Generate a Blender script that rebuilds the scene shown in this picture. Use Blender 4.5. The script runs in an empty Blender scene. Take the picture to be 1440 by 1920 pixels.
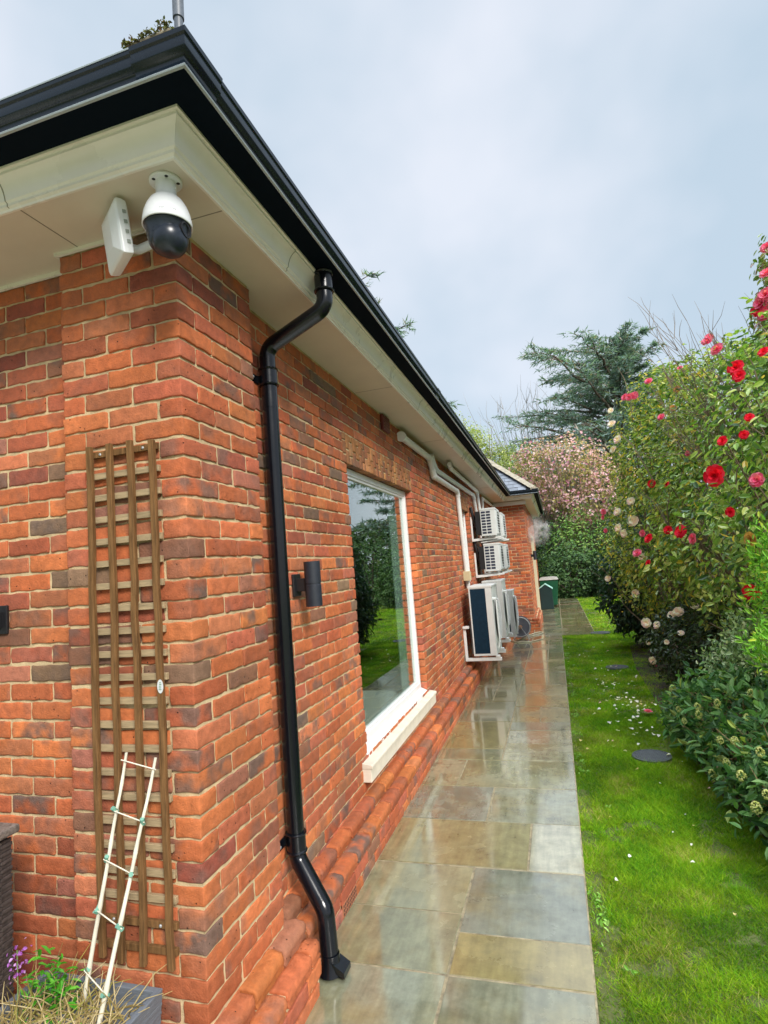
import bpy, math, random
import numpy as np
from mathutils import Vector, Matrix

random.seed(7)
RNG = np.random.default_rng(11)
SC = bpy.context.scene
COL = SC.collection
R = math.radians

# ------------------------------------------------------------------ camera
cam_data = bpy.data.cameras.new("camera")
cam = bpy.data.objects.new("camera", cam_data)
COL.objects.link(cam)
CP = Vector((1.2594, -1.7539, 1.7594))
yaw, pit, rol = .2852, .0974, -.0787
fw = Vector((-math.sin(yaw)*math.cos(pit), math.cos(yaw)*math.cos(pit), math.sin(pit)))
rt = Vector((math.cos(yaw), math.sin(yaw), 0))
up = rt.cross(fw)
r2 = rt*math.cos(rol) + up*math.sin(rol)
u2 = -rt*math.sin(rol) + up*math.cos(rol)
M = Matrix((r2, u2, -fw)).transposed().to_4x4()
M.translation = CP
cam.matrix_world = M
cam_data.sensor_fit = 'HORIZONTAL'
cam_data.sensor_width = 36
cam_data.lens = 36*1058.66/1440
cam_data.clip_start = .05
cam_data.clip_end = 2000
SC.camera = cam

# ------------------------------------------------------------------ light
SUN_EL, SUN_AZ = R(36), R(136)          # azimuth clockwise from +Y: behind the camera, to the right
SC.view_settings.view_transform = 'Standard'
SC.view_settings.look = 'None'
SC.view_settings.exposure = 1.02
SC.view_settings.gamma = 1
SC.cycles.volume_bounces = 4
world = bpy.data.worlds.new("World")
SC.world = world
world.use_nodes = True
wn, wl = world.node_tree.nodes, world.node_tree.links
wn.clear()
w_out = wn.new('ShaderNodeOutputWorld')
w_bg = wn.new('ShaderNodeBackground'); w_bg.inputs['Strength'].default_value = .1
w_sky = wn.new('ShaderNodeTexSky'); w_sky.sky_type = 'NISHITA'; w_sky.sun_disc = False
w_sky.sun_elevation = SUN_EL; w_sky.sun_rotation = SUN_AZ
w_tc = wn.new('ShaderNodeTexCoord')
w_map = wn.new('ShaderNodeMapping'); w_map.inputs['Scale'].default_value = (1.0, 1.0, 1.25)
w_map.inputs['Location'].default_value = (.35, .2, .1)
w_no = wn.new('ShaderNodeTexNoise'); w_no.inputs['Scale'].default_value = 2.1
w_no.inputs['Detail'].default_value = 4; w_no.inputs['Roughness'].default_value = .5
w_no.inputs['Distortion'].default_value = .05
w_cr = wn.new('ShaderNodeValToRGB')
w_cr.color_ramp.elements[0].position = .37; w_cr.color_ramp.elements[0].color = (.455, .555, .65, 1)
w_cr.color_ramp.elements[1].position = .63; w_cr.color_ramp.elements[1].color = (.66, .70, .775, 1)
w_sep = wn.new('ShaderNodeSeparateXYZ')
w_ma = wn.new('ShaderNodeMapRange')      # sky dimmed behind the camera to deepen the shade under the eaves
w_ma.inputs['From Min'].default_value = -.6; w_ma.inputs['From Max'].default_value = .5
w_ma.inputs['To Min'].default_value = 4.8; w_ma.inputs['To Max'].default_value = 6.3
w_mul = wn.new('ShaderNodeVectorMath'); w_mul.operation = 'SCALE'
w_mix = wn.new('ShaderNodeMixRGB'); w_mix.inputs['Fac'].default_value = .93
wl.new(w_tc.outputs['Generated'], w_map.inputs['Vector'])
wl.new(w_map.outputs['Vector'], w_no.inputs['Vector'])
wl.new(w_no.outputs['Fac'], w_cr.inputs['Fac'])
wl.new(w_tc.outputs['Generated'], w_sep.inputs[0])
wl.new(w_sep.outputs['Y'], w_ma.inputs['Value'])
wl.new(w_cr.outputs['Color'], w_mul.inputs[0])
w_mz = wn.new('ShaderNodeMapRange')      # an overcast sky is brightest overhead
w_mz.inputs['From Min'].default_value = .80; w_mz.inputs['From Max'].default_value = 1.0
w_mz.inputs['To Min'].default_value = 1; w_mz.inputs['To Max'].default_value = 10
w_mm = wn.new('ShaderNodeMath'); w_mm.operation = 'MULTIPLY'
wl.new(w_sep.outputs['Z'], w_mz.inputs['Value']); wl.new(w_ma.outputs['Result'], w_mm.inputs[0]); wl.new(w_mz.outputs['Result'], w_mm.inputs[1])
wl.new(w_mm.outputs[0], w_mul.inputs['Scale'])
wl.new(w_sky.outputs['Color'], w_mix.inputs['Color1'])
wl.new(w_mul.outputs['Vector'], w_mix.inputs['Color2'])
wl.new(w_mix.outputs['Color'], w_bg.inputs['Color'])
wl.new(w_bg.outputs['Background'], w_out.inputs['Surface'])
sun_d = bpy.data.lights.new("sun", 'SUN')
sun_d.energy = 2.1; sun_d.angle = R(17); sun_d.color = (1, .96, .9)
sun = bpy.data.objects.new("sun", sun_d); COL.objects.link(sun)
sv = Vector((math.sin(SUN_AZ)*math.cos(SUN_EL), math.cos(SUN_AZ)*math.cos(SUN_EL), math.sin(SUN_EL)))
sun.rotation_euler = sv.to_track_quat('Z', 'Y').to_euler()
sun.location = (4, -6, 9)

# ------------------------------------------------------------------ materials
MATS = {}
def mat(name, col=(.5, .5, .5), rough=.6, metal=0, spec=.5, var=0, vscale=8, bump=0, bscale=60, attr=None,
        trans=0, sub=0, rvar=0, streak=None):
    """principled with noise colour variation (var), roughness variation and bump, all in object space"""
    if name in MATS: return MATS[name]
    m = bpy.data.materials.new(name); m.use_nodes = True
    n, l = m.node_tree.nodes, m.node_tree.links
    b = n['Principled BSDF']
    b.inputs['Base Color'].default_value = (*col, 1)
    b.inputs['Roughness'].default_value = rough
    b.inputs['Metallic'].default_value = metal
    b.inputs['Specular IOR Level'].default_value = spec
    if trans:
        b.inputs['Transmission Weight'].default_value = trans
    tc = n.new('ShaderNodeTexCoord')
    src = None
    if attr:
        a = n.new('ShaderNodeAttribute'); a.attribute_name = attr; src = a.outputs['Color']
    if var or attr or rvar:
        no = n.new('ShaderNodeTexNoise'); no.inputs['Scale'].default_value = vscale
        no.inputs['Detail'].default_value = 6; no.inputs['Roughness'].default_value = .62
        if streak:
            mp = n.new('ShaderNodeMapping'); mp.inputs['Scale'].default_value = streak
            l.new(tc.outputs['Object'], mp.inputs[0]); l.new(mp.outputs[0], no.inputs['Vector'])
        else:
            l.new(tc.outputs['Object'], no.inputs['Vector'])
        if var or attr:
            mr = n.new('ShaderNodeMapRange'); mr.inputs['From Min'].default_value = .3; mr.inputs['From Max'].default_value = .7
            mr.inputs['To Min'].default_value = 1-var; mr.inputs['To Max'].default_value = 1+var
            l.new(no.outputs['Fac'], mr.inputs['Value'])
            vm = n.new('ShaderNodeVectorMath'); vm.operation = 'SCALE'
            if src: l.new(src, vm.inputs[0])
            else: vm.inputs[0].default_value = col
            l.new(mr.outputs['Result'], vm.inputs['Scale'])
            l.new(vm.outputs['Vector'], b.inputs['Base Color'])
        if rvar:
            mr2 = n.new('ShaderNodeMapRange'); mr2.inputs['From Min'].default_value = .3; mr2.inputs['From Max'].default_value = .7
            mr2.inputs['To Min'].default_value = max(.02, rough-rvar); mr2.inputs['To Max'].default_value = min(1, rough+rvar)
            l.new(no.outputs['Fac'], mr2.inputs['Value']); l.new(mr2.outputs['Result'], b.inputs['Roughness'])
    if bump:
        nb = n.new('ShaderNodeTexNoise'); nb.inputs['Scale'].default_value = bscale; nb.inputs['Detail'].default_value = 5
        if streak:
            l.new(mp.outputs[0], nb.inputs['Vector']) if (var or attr or rvar) else None
        else:
            l.new(tc.outputs['Object'], nb.inputs['Vector'])
        bp = n.new('ShaderNodeBump'); bp.inputs['Strength'].default_value = bump; bp.inputs['Distance'].default_value = .004
        l.new(nb.outputs['Fac'], bp.inputs['Height']); l.new(bp.outputs['Normal'], b.inputs['Normal'])
    MATS[name] = m
    return m

def brick_material():
    m = bpy.data.materials.new('brick'); m.use_nodes = True
    n, l = m.node_tree.nodes, m.node_tree.links
    b = n['Principled BSDF']; b.inputs['Roughness'].default_value = .8
    b.inputs['Specular IOR Level'].default_value = .25
    geo = n.new('ShaderNodeNewGeometry')
    a = n.new('ShaderNodeAttribute'); a.attribute_name = 'bc'
    off = n.new('ShaderNodeVectorMath'); off.operation = 'MULTIPLY_ADD'    # every brick has its own piece of the noise
    l.new(a.outputs['Color'], off.inputs[0]); off.inputs[1].default_value = (31, 47, 23)
    l.new(geo.outputs['Position'], off.inputs[2])
    def noise(sc, det=4, ro=.6):
        x = n.new('ShaderNodeTexNoise'); x.inputs['Scale'].default_value = sc; x.inputs['Detail'].default_value = det
        x.inputs['Roughness'].default_value = ro; l.new(off.outputs[0], x.inputs['Vector']); return x
    def rng(sock, a0, a1, b0, b1):
        x = n.new('ShaderNodeMapRange'); x.inputs['From Min'].default_value = a0; x.inputs['From Max'].default_value = a1
        x.inputs['To Min'].default_value = b0; x.inputs['To Max'].default_value = b1; l.new(sock, x.inputs['Value']); return x.outputs[0]
    def mixc(f, c1, c2, typ='MIX'):
        x = n.new('ShaderNodeMixRGB'); x.blend_type = typ
        if isinstance(f, float): x.inputs['Fac'].default_value = f
        else: l.new(f, x.inputs['Fac'])
        for i, c in ((1, c1), (2, c2)):
            if isinstance(c, tuple): x.inputs[i].default_value = (*c, 1)
            else: l.new(c, x.inputs[i])
        return x.outputs[0]
    big = noise(9, 3, .5); mid = noise(30, 5, .65); fine = noise(150, 4, .7)
    flash = rng(big.outputs['Fac'], .42, .6, 0, 1)
    fa = n.new('ShaderNodeMath'); fa.operation = 'MULTIPLY'; l.new(flash, fa.inputs[0]); l.new(a.outputs['Alpha'], fa.inputs[1])
    c = mixc(fa.outputs[0], a.outputs['Color'], (.15, .105, .085))
    v = n.new('ShaderNodeVectorMath'); v.operation = 'SCALE'; l.new(c, v.inputs[0]); l.new(rng(mid.outputs['Fac'], .25, .75, .72, 1.28), v.inputs['Scale'])
    c = v.outputs[0]
    c = mixc(rng(fine.outputs['Fac'], .62, .78, 0, .3), c, (.6, .38, .26))
    vor = n.new('ShaderNodeTexVoronoi'); vor.inputs['Scale'].default_value = 42; l.new(off.outputs[0], vor.inputs['Vector'])
    gate = n.new('ShaderNodeMath'); gate.operation = 'GREATER_THAN'; gate.inputs[1].default_value = .8
    sx = n.new('ShaderNodeSeparateXYZ'); l.new(vor.outputs['Color'], sx.inputs[0]); l.new(sx.outputs[0], gate.inputs[0])
    pit_ = n.new('ShaderNodeMath'); pit_.operation = 'MULTIPLY'
    l.new(rng(vor.outputs['Distance'], .06, .16, 1, 0), pit_.inputs[0]); l.new(gate.outputs[0], pit_.inputs[1])
    c = mixc(pit_.outputs[0], c, (.03, .015, .012))
    wth = n.new('ShaderNodeTexNoise'); wth.inputs['Scale'].default_value = 1.7; wth.inputs['Detail'].default_value = 5; l.new(geo.outputs['Position'], wth.inputs['Vector'])
    vw = n.new('ShaderNodeVectorMath'); vw.operation = 'SCALE'; l.new(c, vw.inputs[0]); l.new(rng(wth.outputs['Fac'], .35, .65, .80, 1.12), vw.inputs['Scale'])
    c = vw.outputs[0]
    l.new(c, b.inputs['Base Color'])
    hs = n.new('ShaderNodeMath'); hs.operation = 'MULTIPLY_ADD'; l.new(mid.outputs['Fac'], hs.inputs[0]); hs.inputs[1].default_value = 1.2
    l.new(fine.outputs['Fac'], hs.inputs[2])
    hp = n.new('ShaderNodeMath'); hp.operation = 'SUBTRACT'; l.new(hs.outputs[0], hp.inputs[0]); l.new(pit_.outputs[0], hp.inputs[1])
    bp = n.new('ShaderNodeBump'); bp.inputs['Strength'].default_value = .95; bp.inputs['Distance'].default_value = .0035
    l.new(hp.outputs[0], bp.inputs['Height']); l.new(bp.outputs['Normal'], b.inputs['Normal'])
    l.new(rng(mid.outputs['Fac'], .3, .7, .55, .9), b.inputs['Roughness'])
    return m
BRICK = brick_material()
MORTAR = mat('mortar', (.56, .43, .25), .95, var=.28, vscale=14, bump=.8, bscale=180, spec=.1)

def slab_material():
    m = bpy.data.materials.new('sandstone_paving'); m.use_nodes = True
    n, l = m.node_tree.nodes, m.node_tree.links
    b = n['Principled BSDF']
    geo = n.new('ShaderNodeNewGeometry')
    a = n.new('ShaderNodeAttribute'); a.attribute_name = 'bc'
    off = n.new('ShaderNodeVectorMath'); off.operation = 'MULTIPLY_ADD'
    l.new(a.outputs['Color'], off.inputs[0]); off.inputs[1].default_value = (61, 87, 43); l.new(geo.outputs['Position'], off.inputs[2])
    def noise(sc, det=4, ro=.6, vec=None, stretch=None):
        x = n.new('ShaderNodeTexNoise'); x.inputs['Scale'].default_value = sc; x.inputs['Detail'].default_value = det
        x.inputs['Roughness'].default_value = ro
        v = vec or off.outputs[0]
        if stretch:
            mp = n.new('ShaderNodeMapping'); mp.inputs['Scale'].default_value = stretch; l.new(v, mp.inputs[0]); v = mp.outputs[0]
        l.new(v, x.inputs['Vector']); return x.outputs['Fac']
    def rng(sock, a0, a1, b0, b1):
        x = n.new('ShaderNodeMapRange'); x.inputs['From Min'].default_value = a0; x.inputs['From Max'].default_value = a1
        x.inputs['To Min'].default_value = b0; x.inputs['To Max'].default_value = b1; l.new(sock, x.inputs['Value']); return x.outputs[0]
    big = noise(2.6, 5, .6); mid = noise(11, 6, .7); fine = noise(160, 3, .6)
    grain = noise(30, 4, .6, stretch=(1, .12, 1))
    mx = n.new('ShaderNodeMixRGB'); l.new(rng(big, .48, .66, 0, .55), mx.inputs[0]); l.new(a.outputs['Color'], mx.inputs[1])
    mx.inputs[2].default_value = (.21, .175, .07, 1)
    mx3 = n.new('ShaderNodeMixRGB'); l.new(rng(noise(4.2, 4, .6), .56, .7, 0, .5), mx3.inputs[0]); l.new(mx.outputs[0], mx3.inputs[1])
    mx3.inputs[2].default_value = (.09, .09, .05, 1)
    v = n.new('ShaderNodeVectorMath'); v.operation = 'SCALE'; l.new(mx3.outputs[0], v.inputs[0]); l.new(rng(mid, .25, .75, .68, 1.3), v.inputs['Scale'])
    v2 = n.new('ShaderNodeVectorMath'); v2.operation = 'SCALE'; l.new(v.outputs[0], v2.inputs[0]); l.new(rng(grain, .3, .7, .85, 1.15), v2.inputs['Scale'])
    l.new(v2.outputs[0], b.inputs['Base Color'])
    wet = noise(1.3, 3, .5, vec=geo.outputs['Position'])
    wetm = rng(wet, .34, .5, 0, 1)
    r = n.new('ShaderNodeMapRange'); l.new(wetm, r.inputs['Value']); r.inputs['To Min'].default_value = .34; r.inputs['To Max'].default_value = .12
    ra = n.new('ShaderNodeMath'); ra.operation = 'ADD'; l.new(r.outputs[0], ra.inputs[0]); l.new(rng(mid, .35, .75, 0, .09), ra.inputs[1])
    l.new(ra.outputs[0], b.inputs['Roughness'])
    b.inputs['IOR'].default_value = 1.45
    b.inputs['Coat Weight'].default_value = 1; b.inputs['Coat IOR'].default_value = 2.15
    rc = n.new('ShaderNodeMapRange'); l.new(wetm, rc.inputs['Value']); rc.inputs['To Min'].default_value = .24; rc.inputs['To Max'].default_value = .075
    l.new(rc.outputs[0], b.inputs['Coat Roughness'])
    # rippled surface: riven stone where damp, nearly flat where the water stands
    h = n.new('ShaderNodeMath'); h.operation = 'MULTIPLY_ADD'; l.new(grain, h.inputs[0]); h.inputs[1].default_value = .7; l.new(fine, h.inputs[2])
    h2 = n.new('ShaderNodeMath'); h2.operation = 'MULTIPLY_ADD'; l.new(mid, h2.inputs[0]); h2.inputs[1].default_value = .5; l.new(h.outputs[0], h2.inputs[2])
    bp = n.new('ShaderNodeBump'); bp.inputs['Distance'].default_value = .0022
    l.new(rng(wetm, 0, 1, .42, .10), bp.inputs['Strength']); l.new(h2.outputs[0], bp.inputs['Height'])
    l.new(bp.outputs['Normal'], b.inputs['Normal']); 
    return m
SLAB = slab_material()

WHITE = mat('white_plastic', (.74, .75, .73), .38, var=.05, vscale=5)
WHITE_METAL = mat('painted_unit_metal', (.66, .68, .66), .42, var=.06, vscale=6, rvar=.08)
CREAM = mat('cream_upvc', (.80, .765, .67), .3, var=.05, vscale=4, rvar=.08)
SOFF = mat('soffit_board', (.66, .60, .49), .42, var=.05, vscale=3)
BLACK = mat('black_metal_gloss', (.005, .011, .020), .26, spec=.5, rvar=.06, vscale=25)
BLACKP = mat('black_pipe', (.004, .005, .008), .2, spec=.5, rvar=.05, vscale=9)
BLACKM = mat('black_matt', (.012, .012, .014), .5)
NAVY = mat('coil_fins_navy', (.006, .024, .045), .7, spec=.15, var=.2, vscale=30, bump=.4, bscale=200)
GRILLE = mat('grille_navy', (.02, .025, .05), .5)
WOOD = mat('weathered_wood', (.17, .088, .034), .8, spec=.15, var=.5, vscale=14, bump=.6, bscale=60, streak=(6, 6, .5))
WOOD2 = mat('pale_wood', (.34, .25, .14), .75, var=.3, vscale=16, bump=.4, bscale=60, streak=(.6, 6, 6))
BAMBOO = mat('bamboo', (.72, .67, .54), .55, var=.25, vscale=12, streak=(3, 3, .8))
TIE = mat('green_tie', (.16, .36, .27), .6)
GALV = mat('galvanised', (.42, .43, .43), .4, metal=.6, var=.2, vscale=20)
STONE = mat('cast_stone', (.68, .61, .50), .75, var=.12, vscale=9, bump=.3, bscale=150)
FRAMEW = mat('window_frame_white', (.76, .75, .74), .28, var=.03, vscale=5)
PLANTER = mat('planter_grey', (.13, .145, .165), .55, var=.2, vscale=12, bump=.7, bscale=50, streak=(1, 1, 8))
SOIL = mat('soil', (.035, .024, .016), .95, var=.5, vscale=18, bump=1, bscale=60)
RATTAN = mat('rattan', (.06, .045, .04), .6, var=.5, vscale=60, bump=.5, bscale=120)
BARK = mat('bark', (.12, .09, .065), .9, var=.35, vscale=9, bump=.9, bscale=25)
TWIG = mat('twig', (.20, .155, .105), .85, var=.35, vscale=15)
TERRA = mat('terracotta', (.36, .13, .06), .8, var=.2, vscale=20)
REDPL = mat('dark_red_plastic', (.13, .02, .015), .45)
GREENBIN = mat('bin_green', (.006, .075, .032), .38, var=.12, vscale=6)
DARKGREEN = mat('box_dark_green', (.003, .02, .02), .5, var=.15, vscale=6)
GREYLID = mat('lid_grey', (.30, .29, .25), .5, var=.2, vscale=8)
IRON = mat('cast_iron', (.10, .11, .115), .5, metal=.3, var=.3, vscale=30, bump=.9, bscale=90)
HOSE = mat('hose', (.55, .53, .36), .45)

def glass_material():
    m = bpy.data.materials.new('window_glass'); m.use_nodes = True
    n, l = m.node_tree.nodes, m.node_tree.links
    n.remove(n['Principled BSDF'])
    g = n.new('ShaderNodeBsdfGlossy'); g.inputs['Roughness'].default_value = .006; g.inputs['Color'].default_value = (.93, .97, .95, 1)
    t = n.new('ShaderNodeBsdfTransparent'); t.inputs['Color'].default_value = (.86, .92, .90, 1)
    ge = n.new('ShaderNodeNewGeometry'); dt = n.new('ShaderNodeVectorMath'); dt.operation = 'DOT_PRODUCT'
    l.new(ge.outputs['Normal'], dt.inputs[0]); l.new(ge.outputs['Incoming'], dt.inputs[1])
    ab = n.new('ShaderNodeMath'); ab.operation = 'ABSOLUTE'; l.new(dt.outputs['Value'], ab.inputs[0])
    om = n.new('ShaderNodeMath'); om.operation = 'SUBTRACT'; om.inputs[0].default_value = 1; l.new(ab.outputs[0], om.inputs[1])
    pw = n.new('ShaderNodeMath'); pw.operation = 'POWER'; l.new(om.outputs[0], pw.inputs[0]); pw.inputs[1].default_value = 3
    fr = n.new('ShaderNodeMapRange'); l.new(pw.outputs[0], fr.inputs['Value']); fr.inputs['To Min'].default_value = .13; fr.inputs['To Max'].default_value = .97
    mx = n.new('ShaderNodeMixShader')
    l.new(fr.outputs[0], mx.inputs[0]); l.new(t.outputs[0], mx.inputs[1]); l.new(g.outputs[0], mx.inputs[2])
    l.new(mx.outputs[0], n['Material Output'].inputs['Surface'])
    return m
GLASS = glass_material()

def leaf_material(name, rough=.4, spec=.5, translucent=.25):
    m = bpy.data.materials.new(name); m.use_nodes = True
    n, l = m.node_tree.nodes, m.node_tree.links
    b = n['Principled BSDF']
    a = n.new('ShaderNodeAttribute'); a.attribute_name = 'bc'
    l.new(a.outputs['Color'], b.inputs['Base Color'])
    b.inputs['Roughness'].default_value = rough; b.inputs['Specular IOR Level'].default_value = spec
    tr = n.new('ShaderNodeBsdfTranslucent')
    sc = n.new('ShaderNodeVectorMath'); sc.operation = 'MULTIPLY'; sc.inputs[1].default_value = (1.5, 1.7, .7)
    l.new(a.outputs['Color'], sc.inputs[0]); l.new(sc.outputs[0], tr.inputs['Color'])
    mx = n.new('ShaderNodeMixShader'); mx.inputs[0].default_value = translucent
    l.new(b.outputs[0], mx.inputs[1]); l.new(tr.outputs[0], mx.inputs[2])
    l.new(mx.outputs[0], n['Material Output'].inputs['Surface'])
    return m
LEAF = leaf_material('glossy_leaf', .33, .5)
LEAFS = leaf_material('satin_leaf', .45, .28, .3)
LEAFM = leaf_material('matt_leaf', .6, .3)
PETAL = leaf_material('petal', .6, .2, .35)
GRASSM = leaf_material('grass_blade', .7, .1, .3)

# ------------------------------------------------------------------ mesh helpers
class MB:
    def __init__(s): s.v = []; s.f = []; s.c = []; s.n = 0
    def add(s, v, f, c=None):
        v = [tuple(p) for p in v]
        s.v += v; s.f += [tuple(i+s.n for i in q) for q in f]; s.n += len(v)
        if c is not None: s.c += [c]*len(v)
        return s
    def box(s, x0, x1, y0, y1, z0, z1, c=None, rz=0, piv=None):
        v = [(x, y, z) for x in (x0, x1) for y in (y0, y1) for z in (z0, z1)]
        if rz:
            px, py = piv or ((x0+x1)/2, (y0+y1)/2); cs, sn = math.cos(rz), math.sin(rz)
            v = [(px+(x-px)*cs-(y-py)*sn, py+(x-px)*sn+(y-py)*cs, z) for x, y, z in v]
        return s.add(v, [(0, 1, 3, 2), (4, 6, 7, 5), (0, 4, 5, 1), (2, 3, 7, 6), (0, 2, 6, 4), (1, 5, 7, 3)], c)
    def tube(s, pts, r, n=10, cap=True, c=None):
        pts = [Vector(p) for p in pts]
        rs = r if isinstance(r, (list, tuple)) else [r]*len(pts)
        d0 = (pts[1]-pts[0]).normalized()
        a = d0.orthogonal().normalized()
        v = []
        for i, p in enumerate(pts):
            if i == 0: d = pts[1]-pts[0]
            elif i == len(pts)-1: d = pts[-1]-pts[-2]
            else: d = (pts[i+1]-p).normalized()+(p-pts[i-1]).normalized()
            d.normalize()
            a = (a-d*a.dot(d)); a = a.normalized() if a.length > 1e-6 else d.orthogonal().normalized()
            b = d.cross(a)
            for k in range(n):
                t = 2*math.pi*k/n
                v.append(p+(a*math.cos(t)+b*math.sin(t))*rs[i])
        f = [(i*n+k, i*n+(k+1) % n, (i+1)*n+(k+1) % n, (i+1)*n+k) for i in range(len(pts)-1) for k in range(n)]
        if cap: f += [tuple(range(n))[::-1], tuple((len(pts)-1)*n+k for k in range(n))]
        return s.add(v, f, c)
    def lathe(s, prof, o=(0, 0, 0), n=32, axis='Z', c=None):
        v = []
        for r, z in prof:
            for k in range(n):
                t = 2*math.pi*k/n; x, y = r*math.cos(t), r*math.sin(t)
                q = (x, y, z) if axis == 'Z' else ((z, x, y) if axis == 'X' else (x, z, y))
                v.append((q[0]+o[0], q[1]+o[1], q[2]+o[2]))
        m = len(prof)
        f = [(i*n+k, i*n+(k+1) % n, (i+1)*n+(k+1) % n, (i+1)*n+k) for i in range(m-1) for k in range(n)]
        return s.add(v, f, c)
    def sweep(s, prof, path, closed=False):
        """prof (o,z); path: function offset -> list of (x,y)"""
        v = []; P = [path(o) for o, z in prof]
        for (o, z), pl in zip(prof, P): v += [(x, y, z) for x, y in pl]
        m = len(P[0]); k = len(prof)
        f = [(i*m+j, i*m+j+1, (i+1)*m+j+1, (i+1)*m+j) for i in range(k-1) for j in range(m-1)]
        if closed:
            f += [((k-1)*m+j, (k-1)*m+j+1, j+1, j) for j in range(m-1)]
            f += [tuple(i*m for i in range(k)), tuple(i*m+m-1 for i in range(k))[::-1]]
        return s.add(v, f)
    def build(s, name, m, parent=None, smooth=False, bevel=0, seg=2):
        me = bpy.data.meshes.new(name); me.from_pydata(s.v, [], s.f); me.update()
        import bmesh
        bm = bmesh.new(); bm.from_mesh(me); bmesh.ops.recalc_face_normals(bm, faces=bm.faces); bm.to_mesh(me); bm.free()
        if s.c:
            at = me.color_attributes.new('bc', 'FLOAT_COLOR', 'POINT')
            cc = np.array([(c[0], c[1], c[2], c[3] if len(c) > 3 else 1) for c in s.c], dtype=np.float32)
            at.data.foreach_set('color', cc.ravel())
        me.materials.append(m)
        o = bpy.data.objects.new(name, me); COL.objects.link(o)
        if parent:
            o.parent = parent; me.transform(Matrix.Translation(-world_loc(parent)))
        if smooth:
            me.polygons.foreach_set('use_smooth', [True]*len(me.polygons))
            me.update()
        if smooth == 'auto':
            try:
                me.set_sharp_from_angle(angle=R(40))
            except Exception: pass
        if bevel:
            b = o.modifiers.new('bevel', 'BEVEL'); b.width = bevel; b.segments = seg; b.limit_method = 'ANGLE'; b.angle_limit = R(35)
        return o
def world_loc(o):
    L = Vector(o.location)
    while o.parent: o = o.parent; L += Vector(o.location)
    return L
def npmesh(name, V, F, m, parent=None, C=None, smooth=False):
    """V (N,3) float, F (K,k) int with constant polygon size"""
    me = bpy.data.meshes.new(name)
    V = np.asarray(V, dtype=np.float32)
    if parent is not None: V = V - np.array(world_loc(parent), dtype=np.float32)
    F = np.asarray(F, dtype=np.int32); k = F.shape[1]
    me.vertices.add(len(V)); me.vertices.foreach_set('co', V.ravel())
    me.loops.add(F.size); me.loops.foreach_set('vertex_index', F.ravel())
    me.polygons.add(len(F)); me.polygons.foreach_set('loop_start', np.arange(0, F.size, k, dtype=np.int32))
    me.polygons.foreach_set('loop_total', np.full(len(F), k, dtype=np.int32))
    me.polygons.foreach_set('use_smooth', np.full(len(F), bool(smooth)))
    me.update(calc_edges=True)
    if C is not None:
        at = me.color_attributes.new('bc', 'FLOAT_COLOR', 'POINT')
        C = np.asarray(C, dtype=np.float32)
        if C.shape[1] == 3: C = np.concatenate([C, np.ones((len(C), 1), np.float32)], 1)
        at.data.foreach_set('color', C.ravel())
    me.materials.append(m)
    o = bpy.data.objects.new(name, me); COL.objects.link(o)
    if parent is not None: o.parent = parent
    return o
def tag(o, label=None, cat=None, group=None, kind=None):
    if label: o['label'] = label
    if cat: o['category'] = cat
    if group: o['group'] = group
    if kind: o['kind'] = kind
    return o
def thing(name, loc, label, cat, group=None):
    o = bpy.data.objects.new(name, None); o.empty_display_size = .1; COL.objects.link(o); o.location = loc
    return tag(o, label, cat, group)
def arc(c, a, b, r, n=7):
    """rounded corner: points from leg a to leg b around corner c"""
    c, a, b = Vector(c), Vector(a), Vector(b)
    da, db = (a-c).normalized(), (b-c).normalized()
    half = da.angle(db)/2
    t = r/math.tan(half); p, q = c+da*t, c+db*t
    bis = (da+db).normalized(); ctr = c+bis*(r/math.sin(half))
    out = []
    va, vb = p-ctr, q-ctr; ang = va.angle(vb); ax = va.cross(vb).normalized()
    for i in range(n+1):
        out.append(ctr+Matrix.Rotation(ang*i/n, 3, ax) @ va)
    return out
def rounded(pts, r, n=7):
    out = [Vector(pts[0])]
    for i in range(1, len(pts)-1): out += arc(pts[i], pts[i-1], pts[i+1], r, n)
    out.append(Vector(pts[-1])); return out

# ------------------------------------------------------------------ bricks
def cube_template(L, D, H):
    idx = {}; V = []; F = []
    def vid(i, j, k):
        if (i, j, k) not in idx:
            idx[(i, j, k)] = len(V); V.append((L[i], D[j], H[k]))
        return idx[(i, j, k)]
    a, b, c = len(L)-1, len(D)-1, len(H)-1
    for j in (0, b):
        for i in range(a):
            for k in range(c):
                q = [vid(i, j, k), vid(i+1, j, k), vid(i+1, j, k+1), vid(i, j, k+1)]
                F.append(q if j == 0 else q[::-1])
    for i in (0, a):
        for j in range(b):
            for k in range(c):
                q = [vid(i, j, k), vid(i, j, k+1), vid(i, j+1, k+1), vid(i, j+1, k)]
                F.append(q if i == 0 else q[::-1])
    for k in (0, c):
        for i in range(a):
            for j in range(b):
                q = [vid(i, j, k), vid(i, j+1, k), vid(i+1, j+1, k), vid(i+1, j, k)]
                F.append(q if k == 0 else q[::-1])
    return np.array(V), np.array(F)
T_NEAR = cube_template([-1, -.955, -.86, -.62, -.38, -.14, .1, .34, .6, .86, .955, 1], [-1, -.92, 0, .92, 1], [-1, -.86, -.45, 0, .45, .86, 1])
T_FAR = cube_template([-1, -.94, .94, 1], [-1, -.9, .9, 1], [-1, -.84, .84, 1])
PAL = np.array([(.56, .165, .07), (.52, .15, .068), (.60, .19, .078), (.47, .13, .062), (.40, .115, .065), (.54, .18, .095),
                (.33, .09, .065), (.28, .13, .09), (.24, .15, .11), (.50, .14, .085), (.42, .16, .12)])
PALW = np.array([5.5, 5.5, 3.6, 4, 2.4, 3, .9, 1.0, .8, 2.4, 1.4]); PALW = PALW/PALW.sum()
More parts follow.
